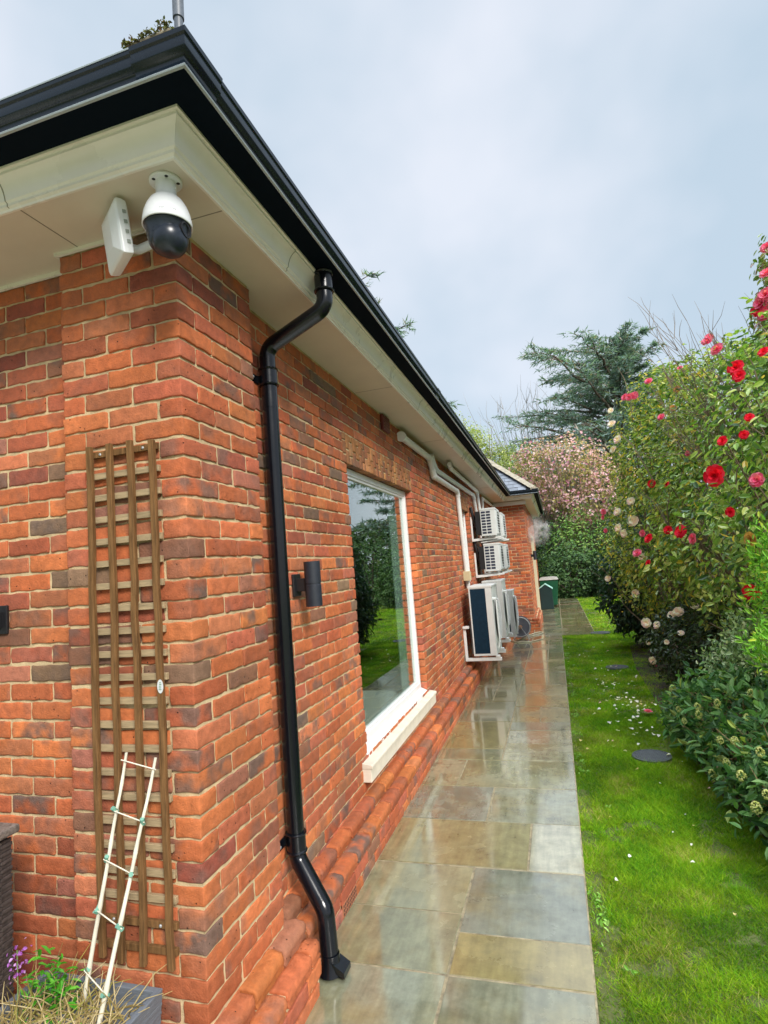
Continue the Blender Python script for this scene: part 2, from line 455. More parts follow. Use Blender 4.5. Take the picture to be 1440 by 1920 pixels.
def bricks(name, boxes, parent, near=True, nose=None, pal=None, palw=None, m=BRICK, wob=1.0, rad=.0038):
    """boxes: (x0,x1,y0,y1,z0,z1). nose=(axis,sign): outer top edge strongly rounded"""
    B = np.array(boxes, dtype=float); n = len(B)
    T, F = T_NEAR if near else T_FAR
    ctr = np.stack([(B[:, 0]+B[:, 1])/2, (B[:, 2]+B[:, 3])/2, (B[:, 4]+B[:, 5])/2], 1)
    hf = np.stack([(B[:, 1]-B[:, 0])/2, (B[:, 3]-B[:, 2])/2, (B[:, 5]-B[:, 4])/2], 1)
    jit = .0013*wob
    ctr = ctr+RNG.normal(0, jit, ctr.shape)*[1, 1, .8]; hf = hf+RNG.normal(0, jit*.7, hf.shape)
    hf = np.maximum(hf, .008)
    Y = hf[:, 1] > hf[:, 0]                       # long axis along Y: swap the template's L and D
    T2 = T[:, [1, 0, 2]]
    t = np.where(Y[:, None, None], T2[None], T[None])
    r = np.full((n, len(T), 1), rad)
    p = t*hf[:, None, :]
    if nose:
        ax, sg = nose
        big = (t[:, :, ax]*sg > -.95) & (t[:, :, 2] > -.9)
        r = np.full((n, len(T), 3), rad)
        r[:, :, ax] = np.where(big, .032, rad); r[:, :, 2] = np.where(big, .032, rad)
    lim = np.maximum(hf[:, None, :]-r, 0)
    q = np.clip(p, -lim, lim)
    d = (p-q)/np.maximum(r, 1e-6)
    ln = np.linalg.norm(d, axis=2, keepdims=True); mxx = np.abs(d).max(axis=2, keepdims=True)
    d = np.where(ln > 1e-9, d*mxx/np.maximum(ln, 1e-9), 0)
    loc = q+d*r
    ph = RNG.uniform(0, 6.28, (n, 1, 6))
    w = np.stack([np.sin(loc[:, :, 1]*75+ph[:, :, 0])*np.sin(loc[:, :, 2]*110+ph[:, :, 1]),
                  np.sin(loc[:, :, 0]*75+ph[:, :, 2])*np.sin(loc[:, :, 2]*120+ph[:, :, 3]),
                  np.sin(loc[:, :, 0]*62+loc[:, :, 1]*58+ph[:, :, 4])+.6*np.sin(loc[:, :, 0]*150+loc[:, :, 1]*140+ph[:, :, 5])], 2)
    loc = loc+w*np.array([.0014, .0014, .0016])*wob
    if near: loc = loc+RNG.normal(0, .00035, loc.shape)
    tl = RNG.normal(0, .004, (n, 1))
    loc[:, :, 2] += tl*np.where(Y[:, None], loc[:, :, 1], loc[:, :, 0])
    V = (ctr[:, None, :]+loc).reshape(-1, 3)
    FF = (F[None]+(np.arange(n)*len(T))[:, None, None]).reshape(-1, 4)
    P_, W_ = (PAL, PALW) if pal is None else (np.array(pal), palw)
    ci = RNG.choice(len(P_), n, p=W_)
    c = P_[ci]*np.array([.96, .92, .78])*RNG.uniform(.84, 1.14, (n, 1))*RNG.uniform(.96, 1.04, (n, 3))
    al = np.clip(RNG.beta(.7, 1.9, n)*1.1, 0, .9)
    C = np.concatenate([c, al[:, None]], 1)
    C = np.repeat(C, len(T), axis=0)
    return npmesh(name, V, FF, m, parent, C, smooth=True)

ZT = lambda k: 2.9-.075*k       # joint heights measured on the pier
def clip_iv(a, b, holes):
    iv = [(a, b)]
    for h0, h1 in holes:
        out = []
        for s, e in iv:
            if h1 <= s or h0 >= e: out.append((s, e)); continue
            if h0 > s: out.append((s, h0))
            if h1 < e: out.append((h1, e))
        iv = out
    return [(s, e) for s, e in iv if e-s > .03]
def run(axis, face, inward, u0, u1, n0, n1, phase=0, holes=(), depth=.1025):
    """a stretcher-bond leaf: bricks run along axis ('x'/'y'), outer face at `face`, body towards inward (+1/-1)"""
    out = []
    for k in range(n0, n1):
        z0, z1 = ZT(k+1)+.005, ZT(k)-.005
        sh = phase+(.1125 if k % 2 else 0)
        u = u0-.225+((sh) % .225)
        hh = [(h[0], h[1]) for h in holes if h[2] < (z0+z1)/2 < h[3]]
        while u < u1:
            a, b = max(u, u0), min(u+.215, u1)
            if b-a > .03:
                for s, e in clip_iv(a, b, hh):
                    f0, f1 = sorted((face, face+inward*depth))
                    out.append((s, e, f0, f1, z0, z1) if axis == 'x' else (f0, f1, s, e, z0, z1))
            u += .225
    return out

house = thing('brick_house', (-3, 6, 0), 'long red brick bungalow with cream soffit, black gutter and wet path along its side', 'house')
XS = -.1025        # recessed side wall face
YF = .1025         # recessed front wall face
# pier at the corner
pb = []
for k in range(-4, 39):
    z0, z1 = ZT(k+1)+.005, ZT(k)-.005
    if k % 2 == 0:
        side = [(0, .215), (.225, .44), (.45, .5525)]; front = [(-.3275, -.1125), (-.5525, -.3375)]
        for a, b in side: pb.append((-.1025, 0, a, b, z0, z1))
        for a, b in front: pb.append((a, b, 0, .1025, z0, z1))
    else:
        side = [(.1125, .3275), (.3375, .5525)]; front = [(-.215, 0), (-.44, -.225), (-.5525, -.45)]
        for a, b in front: pb.append((a, b, 0, .1025, z0, z1))
        for a, b in side: pb.append((-.1025, 0, a, b, z0, z1))
pb = [b for b in pb if b[5] < 3.17]
bricks('corner_pier', pb, house)
MB().box(-.547, -.006, .006, .547, 0, 3.16).build('pier_mortar', MORTAR, house)
# recessed front wall, left
fb = run('x', YF, 1, -2.6, -.556, -4, 39, phase=.06)
fb = [b for b in fb if b[5] < 3.17]
bricks('front_wall', fb, house)
bricks('front_wall', run('x', YF, 1, -7, -2.605, -4, 39, phase=.06), house, near=False)
MB().box(-7, -.5, YF+.006, .3, -.02, 3.16).build('wall_mortar', MORTAR, house)
# side wall with a big window and a narrow one
W1 = (2.033, 3.945, .50, 2.525); W2 = (7.432, 8.108, 1.40, 2.60)
SOL1 = (1.98, 4.0, 2.525, 2.75); SOL2 = (7.30, 8.2, 2.60, 2.825)
holes = [W1, W2, SOL1, SOL2]
sb = [b for b in run('y', XS, -1, .556, 4.621, -4, 36, phase=.02, holes=holes) if b[5] < 3.17]
bricks('side_wall', sb, house)
sb2 = [b for b in run('y', XS, -1, 4.621, 12.52, -4, 36, phase=.005, holes=holes) if b[5] < 3.17]
bricks('side_wall', sb2, house, near=False)
def soldiers(S):
    out = []; y = S[0]; i = 0
    while y+.065 < S[1]:
        zs = [(S[2]+.005, S[2]+.105), (S[2]+.115, S[3]-.005)] if i % 2 else [(S[2]+.005, S[2]+.06), (S[2]+.07, S[2]+.165), (S[2]+.175, S[3]-.005)]
        for a, b in zs: out.append((XS-.1025, XS+.001, y, y+.064, a, b))
        y += .0715; i += 1
    return out
bp_ = [(.42, .19, .09), (.36, .15, .075), (.46, .22, .10), (.32, .13, .07)]
bricks('window_arch', soldiers(SOL1), house, pal=bp_, palw=[.25]*4)
bricks('window_arch', soldiers(SOL2), house, near=False, pal=bp_, palw=[.25]*4)
m1 = MB()
for a, b, c, d in ((.53, W1[0]-.018, 0, 3.16), (W1[0]-.018, W1[1]+.018, 0, W1[2]-.03), (W1[0]-.018, W1[1]+.018, W1[3]+.012, 3.16),
                   (W1[1]+.018, W2[0]-.018, 0, 3.16), (W2[0]-.018, W2[1]+.018, 0, W2[2]-.006), (W2[0]-.018, W2[1]+.018, W2[3]+.006, 3.16), (W2[1]+.018, 12.56, 0, 3.16)):
    m1.box(-.33, XS-.006, a, b, c, d)
m1.build('wall_mortar', MORTAR, house)
# plinth: two stretcher courses and two bullnose courses
def plinth(axis, faces, inward, u0, u1, near, par=house):
    f_low, f_up, wall = faces
    sg = -inward; ax = 0 if axis == 'y' else 1
    low = []
    for k, ph in ((37, .03), (38, .14)):
        z0, z1 = ZT(k+1)+.005, ZT(k)-.005
        u = u0-.225+ph
        while u < u1:
            a, b = max(u, u0), min(u+.215, u1)
            if b-a > .03:
                f0, f1 = sorted((f_low, f_low+inward*.1))
                low.append((f0, f1, a, b, z0, z1) if axis == 'y' else (a, b, f0, f1, z0, z1))
            u += .225
    bricks('plinth', low, par, near)
    ns = []
    for k, ff, ph in ((36, f_low, .08), (35, f_up, .19)):
        z0, z1 = ZT(k+1)+.005, ZT(k)-.003
        u = u0-.225+ph
        while u < u1:
            a, b = max(u, u0), min(u+.217, u1)
            if b-a > .03:
                f0, f1 = sorted((ff+sg*.002, ff+inward*.095))
                ns.append((f0, f1, a, b, z0, z1) if axis == 'y' else (a, b, f0, f1, z0, z1))
            u += .225
    pl = [(.50, .145, .06), (.46, .13, .06), (.54, .17, .062), (.42, .12, .065), (.32, .13, .085)]
    bricks('bullnose_plinth', ns, par, True, nose=(ax, sg), pal=pl, palw=[.28, .26, .2, .16, .1], rad=.006)
AB = (1.07, 1.285)
plinth('y', (.042, -.03, XS), -1, .60, 12.4, True)
plinth('y', (.13, .065, 0), -1, 0, .615, True)
plinth('x', (-.13, -.065, 0), 1, -.69, .13, True)
plinth('x', (-.03, .035, YF), 1, -4, -.69, True)
MB().box(-.3, .031, .56, 12.45, -.05, ZT(36)-.02).box(-.3, -.045, .56, 12.45, ZT(36)-.03, ZT(35)-.022)\
    .box(-.67, .119, -.119, .60, -.05, ZT(36)-.02).box(-.61, .05, -.05, .60, ZT(36)-.03, ZT(35)-.022)\
    .box(-6, -.66, -.019, .3, -.05, ZT(36)-.02).box(-6, -.62, .048, .3, ZT(36)-.03, ZT(35)-.022).build('plinth_mortar', MORTAR, house)
# cross wing
XW, YW, YE = .65, 12.5, 19.2
bricks('wing_wall', [b for b in run('x', YW, 1, -.1, XW-.1125, -4, 36, phase=.03) if b[5] < 3.17], house, near=False)
wb = []
for k in range(-4, 36):
    z0, z1 = ZT(k+1)+.005, ZT(k)-.005
    if z1 > 3.17: continue
    a = XW-.1025 if k % 2 else XW-.215
    wb.append((a, XW, YW, YW+(.215 if k % 2 else .1025), z0, z1))
    if k % 2: wb.append((XW-.215, XW-.1125, YW, YW+.1, z0, z1))
WD = (15.2, 17.0, -.1, 2.35)
wb += [b for b in run('y', XW, -1, YW+.225, YE, -4, 36, phase=.03, holes=[WD]) if b[5] < 3.17]
bricks('wing_wall', wb, house, near=False)
MB().box(-.3, XW-.006, YW+.006, WD[0], 0, 3.16).box(-.3, XW-.006, WD[1], YE-.006, 0, 3.16).box(-.3, XW-.006, WD[0], WD[1], WD[3], 3.16)\
    .box(-.3, XW-.2, WD[0]-.01, WD[1]+.01, 0, WD[3]+.01).build('wall_mortar', MORTAR, house)
plinth('x', (YW-.14, YW-.07, YW), 1, -.06, XW+.12, True)
plinth('y', (XW+.12, XW+.06, XW), -1, YW-.14, WD[0], False)
MB().box(-.1, XW+.112, YW-.132, WD[0], -.05, ZT(36)-.008).box(-.1, XW+.052, YW-.062, WD[0], ZT(36)-.01, ZT(35)-.008).build('plinth_mortar', MORTAR, house)

# ---- eaves
xs, yf, xw, yw = .215, -.285, .865, 12.22
def eave_path(o): return [(-7.5, yf-o), (xs+o, yf-o), (xs+o, yw-o), (xw+o, yw-o), (xw+o, YE+.25)]
sf = MB()
sf.box(-7.5, xs, yf, .35, 3.136, 3.15).box(-.4, xs, .35, yw, 3.136, 3.15).box(-.4, xw, yw, YE+.25, 3.136, 3.15)
soff = sf.build('soffit', SOFF, house)
SJ = mat('soffit_joint', (.25, .22, .17), .7)
for y in (.016, 2.35, 4.46, 6.85, 9.2): MB().box(-.1, xs-.004, y-.002, y+.002, 3.1348, 3.137).build('soffit_joint', SJ, soff)
for x in (-.445, -2.6): MB().box(x-.002, x+.002, yf+.004, .1, 3.1348, 3.137).build('soffit_joint', SJ, soff)
MB().sweep([(.0, 3.1365), (-.008, 3.129), (-.008, 3.1275), (.002, 3.1265), (.004, 3.133), (.013, 3.138), (.013, 3.148), (.021, 3.153), (.024, 3.168), (.030, 3.187), (.040, 3.203), (.051, 3.213),
            (.060, 3.218), (.060, 3.228), (.070, 3.230), (.070, 3.25), (.0, 3.25)], eave_path, True).build('cornice', CREAM, house, smooth='auto')
CJP = [(.0055, 3.134), (.0145, 3.137), (.0145, 3.1475), (.0225, 3.153), (.0255, 3.168), (.0315, 3.186), (.0415, 3.202), (.0525, 3.212), (.0615, 3.217), (.0615, 3.228), (.03, 3.23)]
CJM = mat('cornice_joint_dark', (.30, .28, .2), .7)  # darker colour of the joints between cornice lengths
for y in (.5, 3.1, 6.2, 9.3): MB().sweep(CJP, lambda o, y=y: [(xs+o, y-.0018), (xs+o, y+.0018)], True).build('cornice_joint', CJM, house)
for x in (-.47, -2.9): MB().sweep(CJP, lambda o, x=x: [(x-.0018, yf-o), (x+.0018, yf-o)], True).build('cornice_joint', CJM, house)
GP = [(.058, 3.242), (.166, 3.240), (.171, 3.243), (.171, 3.249), (.164, 3.254), (.162, 3.270), (.167, 3.281), (.180, 3.288), (.182, 3.292), (.182, 3.320), (.188, 3.325), (.190, 3.338), (.176, 3.341), (.176, 3.325), (.168, 3.31), (.158, 3.255), (.068, 3.255), (.066, 3.345), (.058, 3.345)]
gut = MB().sweep(GP, eave_path, True).build('gutter', BLACK, house, smooth='auto')
GLINTM = mat('painted_wet_glint', (.34, .39, .42), .25)  # pale colour painted in for the bright highlight on the wet gutter edge
MB().sweep([(.1690, 3.2345), (.1765, 3.2360), (.1785, 3.2400), (.1765, 3.2435), (.1700, 3.2435)], eave_path, True).build('gutter_lip_glint', GLINTM, gut)
MB().sweep([(.187, 3.3375), (.1915, 3.336), (.1925, 3.340), (.190, 3.3435), (.180, 3.3435)], lambda o: eave_path(o)[:2], True).build('gutter_top_glint', GLINTM, gut)  # same painted highlight along the top of the front gutter
MB().sweep([(.060, 3.2405), (.060, 3.2385), (.1675, 3.2368), (.1675, 3.2395)], eave_path, True).build('gutter_underside', mat('gutter_under', (.004, .008, .014), .75, spec=.03), gut)
GP2 = [(o+(.004 if o > .1 else 0), z+(-.003 if z < 3.25 else .002)) for o, z in GP[:12]]
for fn in (lambda o: [(xs-.0, yf-o), (xs+o, yf-o), (xs+o, yf+.0)], lambda o: [(xs+o, 3.2), (xs+o, 3.34)], lambda o: [(xs+o, 6.7), (xs+o, 6.84)]):
    MB().sweep(GP2, fn).build('gutter_union', BLACK, gut, smooth='auto')
# small cream trim where the soffit meets the front wall
MB().box(-7, -.558, .088, .1, 3.118, 3.136).box(-.558, -.1, -.014, -.002, 3.122, 3.136).box(-.566, -.556, -.014, .1, 3.122, 3.136).build('soffit_trim', CREAM, house)

# ---- roof
def slate_material(name, col):
    m = bpy.data.materials.new(name); m.use_nodes = True
    n, l = m.node_tree.nodes, m.node_tree.links
    b = n['Principled BSDF']; b.inputs['Roughness'].default_value = .35
    a = n.new('ShaderNodeAttribute'); a.attribute_name = 'bc'
    no = n.new('ShaderNodeTexNoise'); no.inputs['Scale'].default_value = 9
    v = n.new('ShaderNodeVectorMath'); v.operation = 'SCALE'; l.new(a.outputs['Color'], v.inputs[0])
    mr = n.new('ShaderNodeMapRange'); mr.inputs['To Min'].default_value = .6; mr.inputs['To Max'].default_value = 1.4
    l.new(no.outputs['Fac'], mr.inputs[0]); l.new(mr.outputs[0], v.inputs['Scale']); l.new(v.outputs[0], b.inputs['Base Color'])
    return m
SLATE = slate_material('roof_slate', (.1, .1, .12))
pitch = R(41); tp = math.tan(pitch)
def slates(name, org, ud, sd, inside, umax, smax, parent, w=.25, g=.2, col=(.13, .145, .175)):
    """tiles laid on a roof plane: org eave corner, ud along the eave, sd up the slope, inside(u,s) keeps a tile"""
    org, ud, sd = Vector(org), Vector(ud).normalized(), Vector(sd).normalized(); nn = ud.cross(sd)
    if nn.z < 0: nn = -nn
    V = []; F = []; C = []
    j = 0; s = 0
    while s < smax:
        u = -(.5*w if j % 2 else 0)
        while u < umax:
            if inside(u+w/2, s+g/2):
                h = random.uniform(0, .003); k = len(V)
                for (a, b, t) in ((u+.003, s-.03, .014), (u+w-.003, s-.03, .014), (u+w-.003, s+g+.02, .004), (u+.003, s+g+.02, .004),
                                  (u+.003, s-.03, .004), (u+w-.003, s-.03, .004)):
                    V.append(tuple(org+ud*a+sd*b+nn*(t+h)))
                F += [(k, k+1, k+2, k+3), (k, k+4, k+5, k+1)]
                q = random.uniform(.75, 1.25); C += [(col[0]*q, col[1]*q, col[2]*q, 1)]*6
            u += w
        s += g; j += 1
    mb = MB(); mb.v = V; mb.f = F; mb.n = len(V); mb.c = C
    return mb.build(name, SLATE, parent)
ze = 3.345
ox, oyf = xs+.11, yf-.11
rd = 6.0    # half span of the main roof
rb = MB()
A = (ox, oyf, ze); Bp = (ox-rd, oyf+rd, ze+rd*tp)
rb.add([(ox, oyf, ze), (ox, 30, ze), (ox-rd, 30, ze+rd*tp), Bp], [(0, 1, 2, 3)])
rb.add([(ox, oyf, ze), Bp, (-7.5, oyf+rd, ze+rd*tp), (-7.5, oyf, ze)], [(0, 1, 2, 3)])
rb.build('roof_deck', mat('roof_felt', (.05, .05, .055), .8), house)
sl = math.cos(pitch)
slates('roof_slates', (ox, oyf, ze), (0, 1, 0), (-1, 0, tp), lambda u, s: u-.15 > (s+.13)*sl and s*sl < rd, 13.2, rd/sl, house, w=.3, g=.26, col=(.10, .11, .13))
slates('roof_slates', (ox, oyf, ze), (-1, 0, 0), (0, 1, tp), lambda u, s: u-.15 > (s+.13)*sl and s*sl < rd, 7, rd/sl, house, w=.3, g=.26, col=(.10, .11, .13))
# wing roof: hip rising from the wing's outer eave corner
hx, hy = xw+.11, yw-.11
rw = 4.0
wbm = MB()
wbm.add([(hx, hy, ze), (hx-rw, hy+rw, ze+rw*tp), (hx-2*rw-1, hy+rw, ze+rw*tp), (hx-2*rw-1, hy, ze)], [(0, 1, 2, 3)])
wbm.add([(hx, hy, ze), (hx, YE+.4, ze), (hx-rw, YE+.4+0, ze+rw*tp), (hx-rw, hy+rw, ze+rw*tp)], [(0, 1, 2, 3)])
wbm.build('wing_roof_deck', MATS['roof_felt'], house)
slates('wing_roof_slates', (hx, hy, ze), (-1, 0, 0), (0, 1, tp), lambda u, s: u-.10 > (s+.075)*sl and s*sl < rw, 3.5, rw/sl, house, w=.2, g=.15, col=(.10, .11, .13))
slates('wing_roof_slates', (hx, hy, ze), (0, 1, 0), (-1, 0, tp), lambda u, s: u-.10 > (s+.075)*sl and s*sl < rw, 7.2, rw/sl, house, w=.2, g=.15, col=(.10, .11, .13))
hm = MB()
HT = mat('hip_tile', (.30, .26, .19), .8, var=.35, vscale=12, bump=.6, bscale=40)
dv = Vector((-1, 1, tp)).normalized()
for h0 in (Vector((hx, hy, ze+.02)), Vector((ox, oyf, ze+.02))):
    hm = MB()
    for i in range(20 if h0.x < .5 else 12):
        a = h0+dv*(i*.33+(.3 if h0.x < .5 else 0)); b = a+dv*.345
        side = Vector((1, 1, 0)).normalized()*.13
        lift = Vector((0, 0, .05+.008*(i % 2)))
        hm.add([a-side-Vector((0, 0, .01)), a+lift, a+side-Vector((0, 0, .01)), b-side-Vector((0, 0, .01)), b+lift, b+side-Vector((0, 0, .01)), a-side-Vector((0, 0, .05)), a+side-Vector((0, 0, .05))],
               [(0, 1, 4, 3), (1, 2, 5, 4), (6, 7, 2, 1, 0)])
    hm.build('hip_tiles', HT, house)

# ---- window (big, side wall)
def window(Wd, face=XS, sgn=1, board=True):
    y0, y1, z0, z1 = Wd
    fx = face-.062
    f = MB()
    t = .05
    f.box(fx-.06, fx, y0+.002, y0+t, z0, z1-.002).box(fx-.06, fx, y1-t, y1-.002, z0, z1-.002)
    f.box(fx-.06, fx, y0+t, y1-t, z1-t, z1-.002).box(fx-.06, fx, y0+t, y1-t, z0, z0+.075)
    t2 = t+.022
    f.box(fx-.05, fx-.012, y0+t, y0+t2, z0+.075, z1-t).box(fx-.05, fx-.012, y1-t2, y1-t, z0+.075, z1-t)
    f.box(fx-.05, fx-.012, y0+t2, y1-t2, z1-t2, z1-t).box(fx-.05, fx-.012, y0+t2, y1-t2, z0+.075, z0+.097)
    fr = f.build('window', FRAMEW, house, bevel=.004)
    MB().box(fx-.034, fx-.030, y0+t2-.004, y1-t2+.004, z0+.093, z1-t2+.004).build('pane', GLASS, fr)
    return fr
w1 = window(W1)
w2 = window(W2)
# inner white weathering board and stone sill
MB().add([(XS-.062, W1[0]+.002, .525), (XS-.002, W1[0]+.002, .497), (XS-.062, W1[1]-.002, .525), (XS-.002, W1[1]-.002, .497),
          (XS-.062, W1[0]+.002, .47), (XS-.002, W1[0]+.002, .47), (XS-.062, W1[1]-.002, .47), (XS-.002, W1[1]-.002, .47)],
         [(0, 1, 3, 2), (4, 5, 7, 6), (0, 1, 5, 4), (2, 3, 7, 6), (1, 3, 7, 5), (0, 2, 6, 4)]).build('sill_board', FRAMEW, w1, bevel=.004)
sy0, sy1 = 1.915, 4.06
stl = MB()
stl.add([(XS-.03, sy0, .478), (-.04, sy0, .462), (-.035, sy0, .455), (-.035, sy0, .438), (XS-.03, sy0, .438),
         (XS-.03, sy1, .478), (-.04, sy1, .462), (-.035, sy1, .455), (-.035, sy1, .438), (XS-.03, sy1, .438)],
        [(0, 1, 6, 5), (1, 2, 7, 6), (2, 3, 8, 7), (3, 4, 9, 8), (4, 0, 5, 9), (0, 1, 2, 3, 4)[::-1], (5, 6, 7, 8, 9)])
stl.box(XS-.03, -.047, sy0+.004, sy1-.004, .350, .438)
stl.build('stone_sill', STONE, w1, bevel=.003)
# room behind the glass
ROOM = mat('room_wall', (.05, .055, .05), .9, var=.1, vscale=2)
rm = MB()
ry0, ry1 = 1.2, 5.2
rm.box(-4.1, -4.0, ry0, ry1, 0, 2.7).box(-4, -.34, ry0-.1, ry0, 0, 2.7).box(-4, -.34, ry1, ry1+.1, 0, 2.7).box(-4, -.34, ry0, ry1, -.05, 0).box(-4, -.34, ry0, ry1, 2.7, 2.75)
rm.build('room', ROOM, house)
MB().box(-.85, -.235, W1[0], W1[1], .47, .50).build('window_board', mat('board_white', (.85, .9, .9), .35), house, bevel=.004)
cu = MB()
npl = 60
pv = []
for i in range(npl+1):
    y = 3.72+(4.75-3.72)*i/npl
    x = -.30+.022*math.sin(i*1.15)+.006*math.sin(i*2.7)
    pv += [(x, y, .52), (x, y, 2.5)]
cu.add(pv, [(2*i, 2*i+2, 2*i+3, 2*i+1) for i in range(npl)])
cu.build('curtain', mat('net_curtain', (.42, .50, .46), .9), house, smooth=True)
dk = MB().box(-.5, -.35, W2[0]-.05, W2[1]+.05, 1.3, 2.7).build('dark_backing', mat('dark_interior', (.03, .03, .03), .9), house)  # dark block in place of the unlit room behind the narrow window
# vase with tall stems on the window board
vt = thing('vase', (-.40, 2.62, .50), 'glass vase with tall pale flower stems standing inside the large window', 'vase')
MB().lathe([(.0, 0), (.045, 0), (.05, .01), (.035, .10), (.04, .2), (.048, .24), (.043, .24), (.03, .1), (0, .02)], (-.40, 2.62, .50), 20).build('vase_body', mat('vase_white', (.6, .65, .6), .25), vt, smooth=True)
st = MB()
for i in range(5):
    a = random.uniform(0, 6.28); rr = random.uniform(.05, .16)
    st.tube([(-.40, 2.62, .6), (-.40+rr*.3*math.cos(a), 2.62+rr*.4*math.sin(a), .95), (-.40+rr*.6*math.cos(a), 2.62+rr*math.sin(a), 1.4+.12*i)], .006, 6)
st.build('stem', mat('stem_pale', (.40, .48, .30), .6), vt)
# air vents
avt = MB().box(.0425, .046, 1.075, 1.285, -.002, .062)
av = avt.build('air_brick', TERRA, house, bevel=.001)
hb = MB()
for i in range(9):
    for j in range(3): hb.box(.0455, .0467, 1.088+i*.022, 1.100+i*.022, .006+j*.019, .019+j*.019)
hb.build('vent_holes', mat('vent_dark', (.05, .02, .015), .9), av)
rv = MB().box(XS, XS+.028, 3.0, 3.21, 2.985, 3.125).build('wall_vent', REDPL, house, bevel=.006)
lv = MB()
for i in range(5): lv.box(XS+.027, XS+.034, 3.02, 3.19, 3.0+i*.024, 3.012+i*.024)
lv.build('vent_louvre', REDPL, rv, bevel=.002)
# wing door: dark opening, cream frame
MB().box(XW-.19, XW-.12, WD[0], WD[1], .02, WD[3]).build('wing_door', mat('door_dark', (.05, .022, .015), .5), house)
MB().box(XW-.1, XW+.03, WD[1]-.08, WD[1], .0, WD[3]).box(XW-.1, XW+.03, WD[0]+.0, WD[1], WD[3]-.07, WD[3]).build('door_frame', mat('frame_cream', (.62, .54, .36), .5), house, bevel=.004)
MB().box(-.08, .72, YW-.07, YW-.002, 3.03, 3.125).build('wing_trunking', WHITE, house, bevel=.004)

# ------------------------------------------------------------------ ground
def ground_grid():
    LAWN = mat('lawn_soil', (.085, .10, .025), .95, var=.45, vscale=5, bump=1, bscale=40)
    mb = MB().add([(-300, -300, -.03), (300, -300, -.03), (300, 400, -.03), (-300, 400, -.03)], [(0, 1, 2, 3)])
    return tag(mb.build('ground', LAWN), 'lawn ground', None, kind='structure')
g_ = ground_grid()
tag(MB().add([(-8, -4, -.0036), (1.24, -4, -.0036), (1.24, 11.32, -.0036), (1.93, 11.32, -.0036), (1.93, 21.2, -.0036), (-.1, 21.2, -.0036), (-.1, 11.3, -.0036), (-8, 11.3, -.0036),
              (-8, -4, -.06), (1.24, -4, -.06), (1.24, 11.32, -.06), (1.93, 11.32, -.06), (1.93, 21.2, -.06)], [tuple(range(8)), (0, 8, 9, 1), (1, 9, 10, 2), (2, 10, 11, 3), (3, 11, 12, 4)])
    .build('path_joints', mat('path_mortar', (.24, .20, .12), .8, var=.5, vscale=20)), kind='structure')
sl_r = []
def S(x0, x1, y0, y1): sl_r.append((x0, x1, y0, y1))
S(.04, .635, -.12, .785); S(.635, 1.24, -.12, .785)
S(.04, .635, .785, 1.215); S(.04, .635, 1.215, 1.66); S(.635, 1.24, .785, 1.075); S(.635, 1.24, 1.075, 1.66)
S(.04, .935, 1.66, 2.245); S(.935, 1.24, 1.66, 2.245)
S(.04, .635, 2.245, 2.83); S(.635, 1.24, 2.245, 2.83)
S(.04, .335, 2.83, 3.425); S(.335, 1.24, 2.83, 3.425)
S(.04, .635, 3.425, 3.73); S(.04, .635, 3.73, 4.62); S(.04, .635, 4.62, 5.51)
S(.635, 1.24, 3.425, 3.88); S(.635, 1.24, 3.88, 4.31); S(.635, 1.24, 4.31, 4.61); S(.635, .935, 4.61, 5.24); S(.935, 1.24, 4.61, 5.24)
S(.635, 1.24, 5.24, 5.80); S(.635, 1.24, 5.80, 6.41)
def col_run(x0, x1, ya, yb, opts=(.3, .6, .6, .9, .45)):
    y = ya
    while y < yb-.01:
        d = random.choice(opts)
        if yb-(y+d) < .25: d = yb-y
        S(x0, x1, y, y+d); y += d
col_run(.04, .335, 5.51, 7.0, (.6, .9)); col_run(.335, .635, 5.51, 7.0, (.9, .6))
col_run(.635, .975, 6.41, 11.32); col_run(.975, 1.24, 6.41, 11.32, (.6, .9, .45))
col_run(.04, .635, 7.0, 12.36)
col_run(.635, 1.26, 11.32, 21.2, (.3, .45, .6)); col_run(1.26, 1.93, 11.32, 21.2, (.3, .45, .6, .6))
S(.04, .635, -1.0, -.12); S(.635, 1.24, -.7, -.12)
for y in (-1.6, -2.2, -2.8, -3.4, -4):
    for x0, x1 in ((.04, .635), (.635, 1.24)): S(x0, x1, y, y+.6)
sl_r = [s for s in sl_r if not (s[2] == -1.6+.0 and s[0] < 0)]
x = .04
for i in range(12):
    w_ = random.choice((.6, .6, .9, .45)); col_run(x-w_, x, -4, .1, (.6, .9, .6)); x -= w_
J = .0062
tops = []
sv_, sf_, sc_ = [], [], []
PS = [(.165, .162, .09), (.185, .168, .08), (.15, .155, .10), (.205, .195, .115), (.185, .155, .062), (.13, .14, .10), (.25, .24, .16)]
fixed = {0: 2, 1: 2, 2: 0, 3: 0, 4: 4, 5: 5, 6: 1, 7: 6, 8: 5, 9: 2, 10: 3, 11: 0, 12: 0, 13: 4}
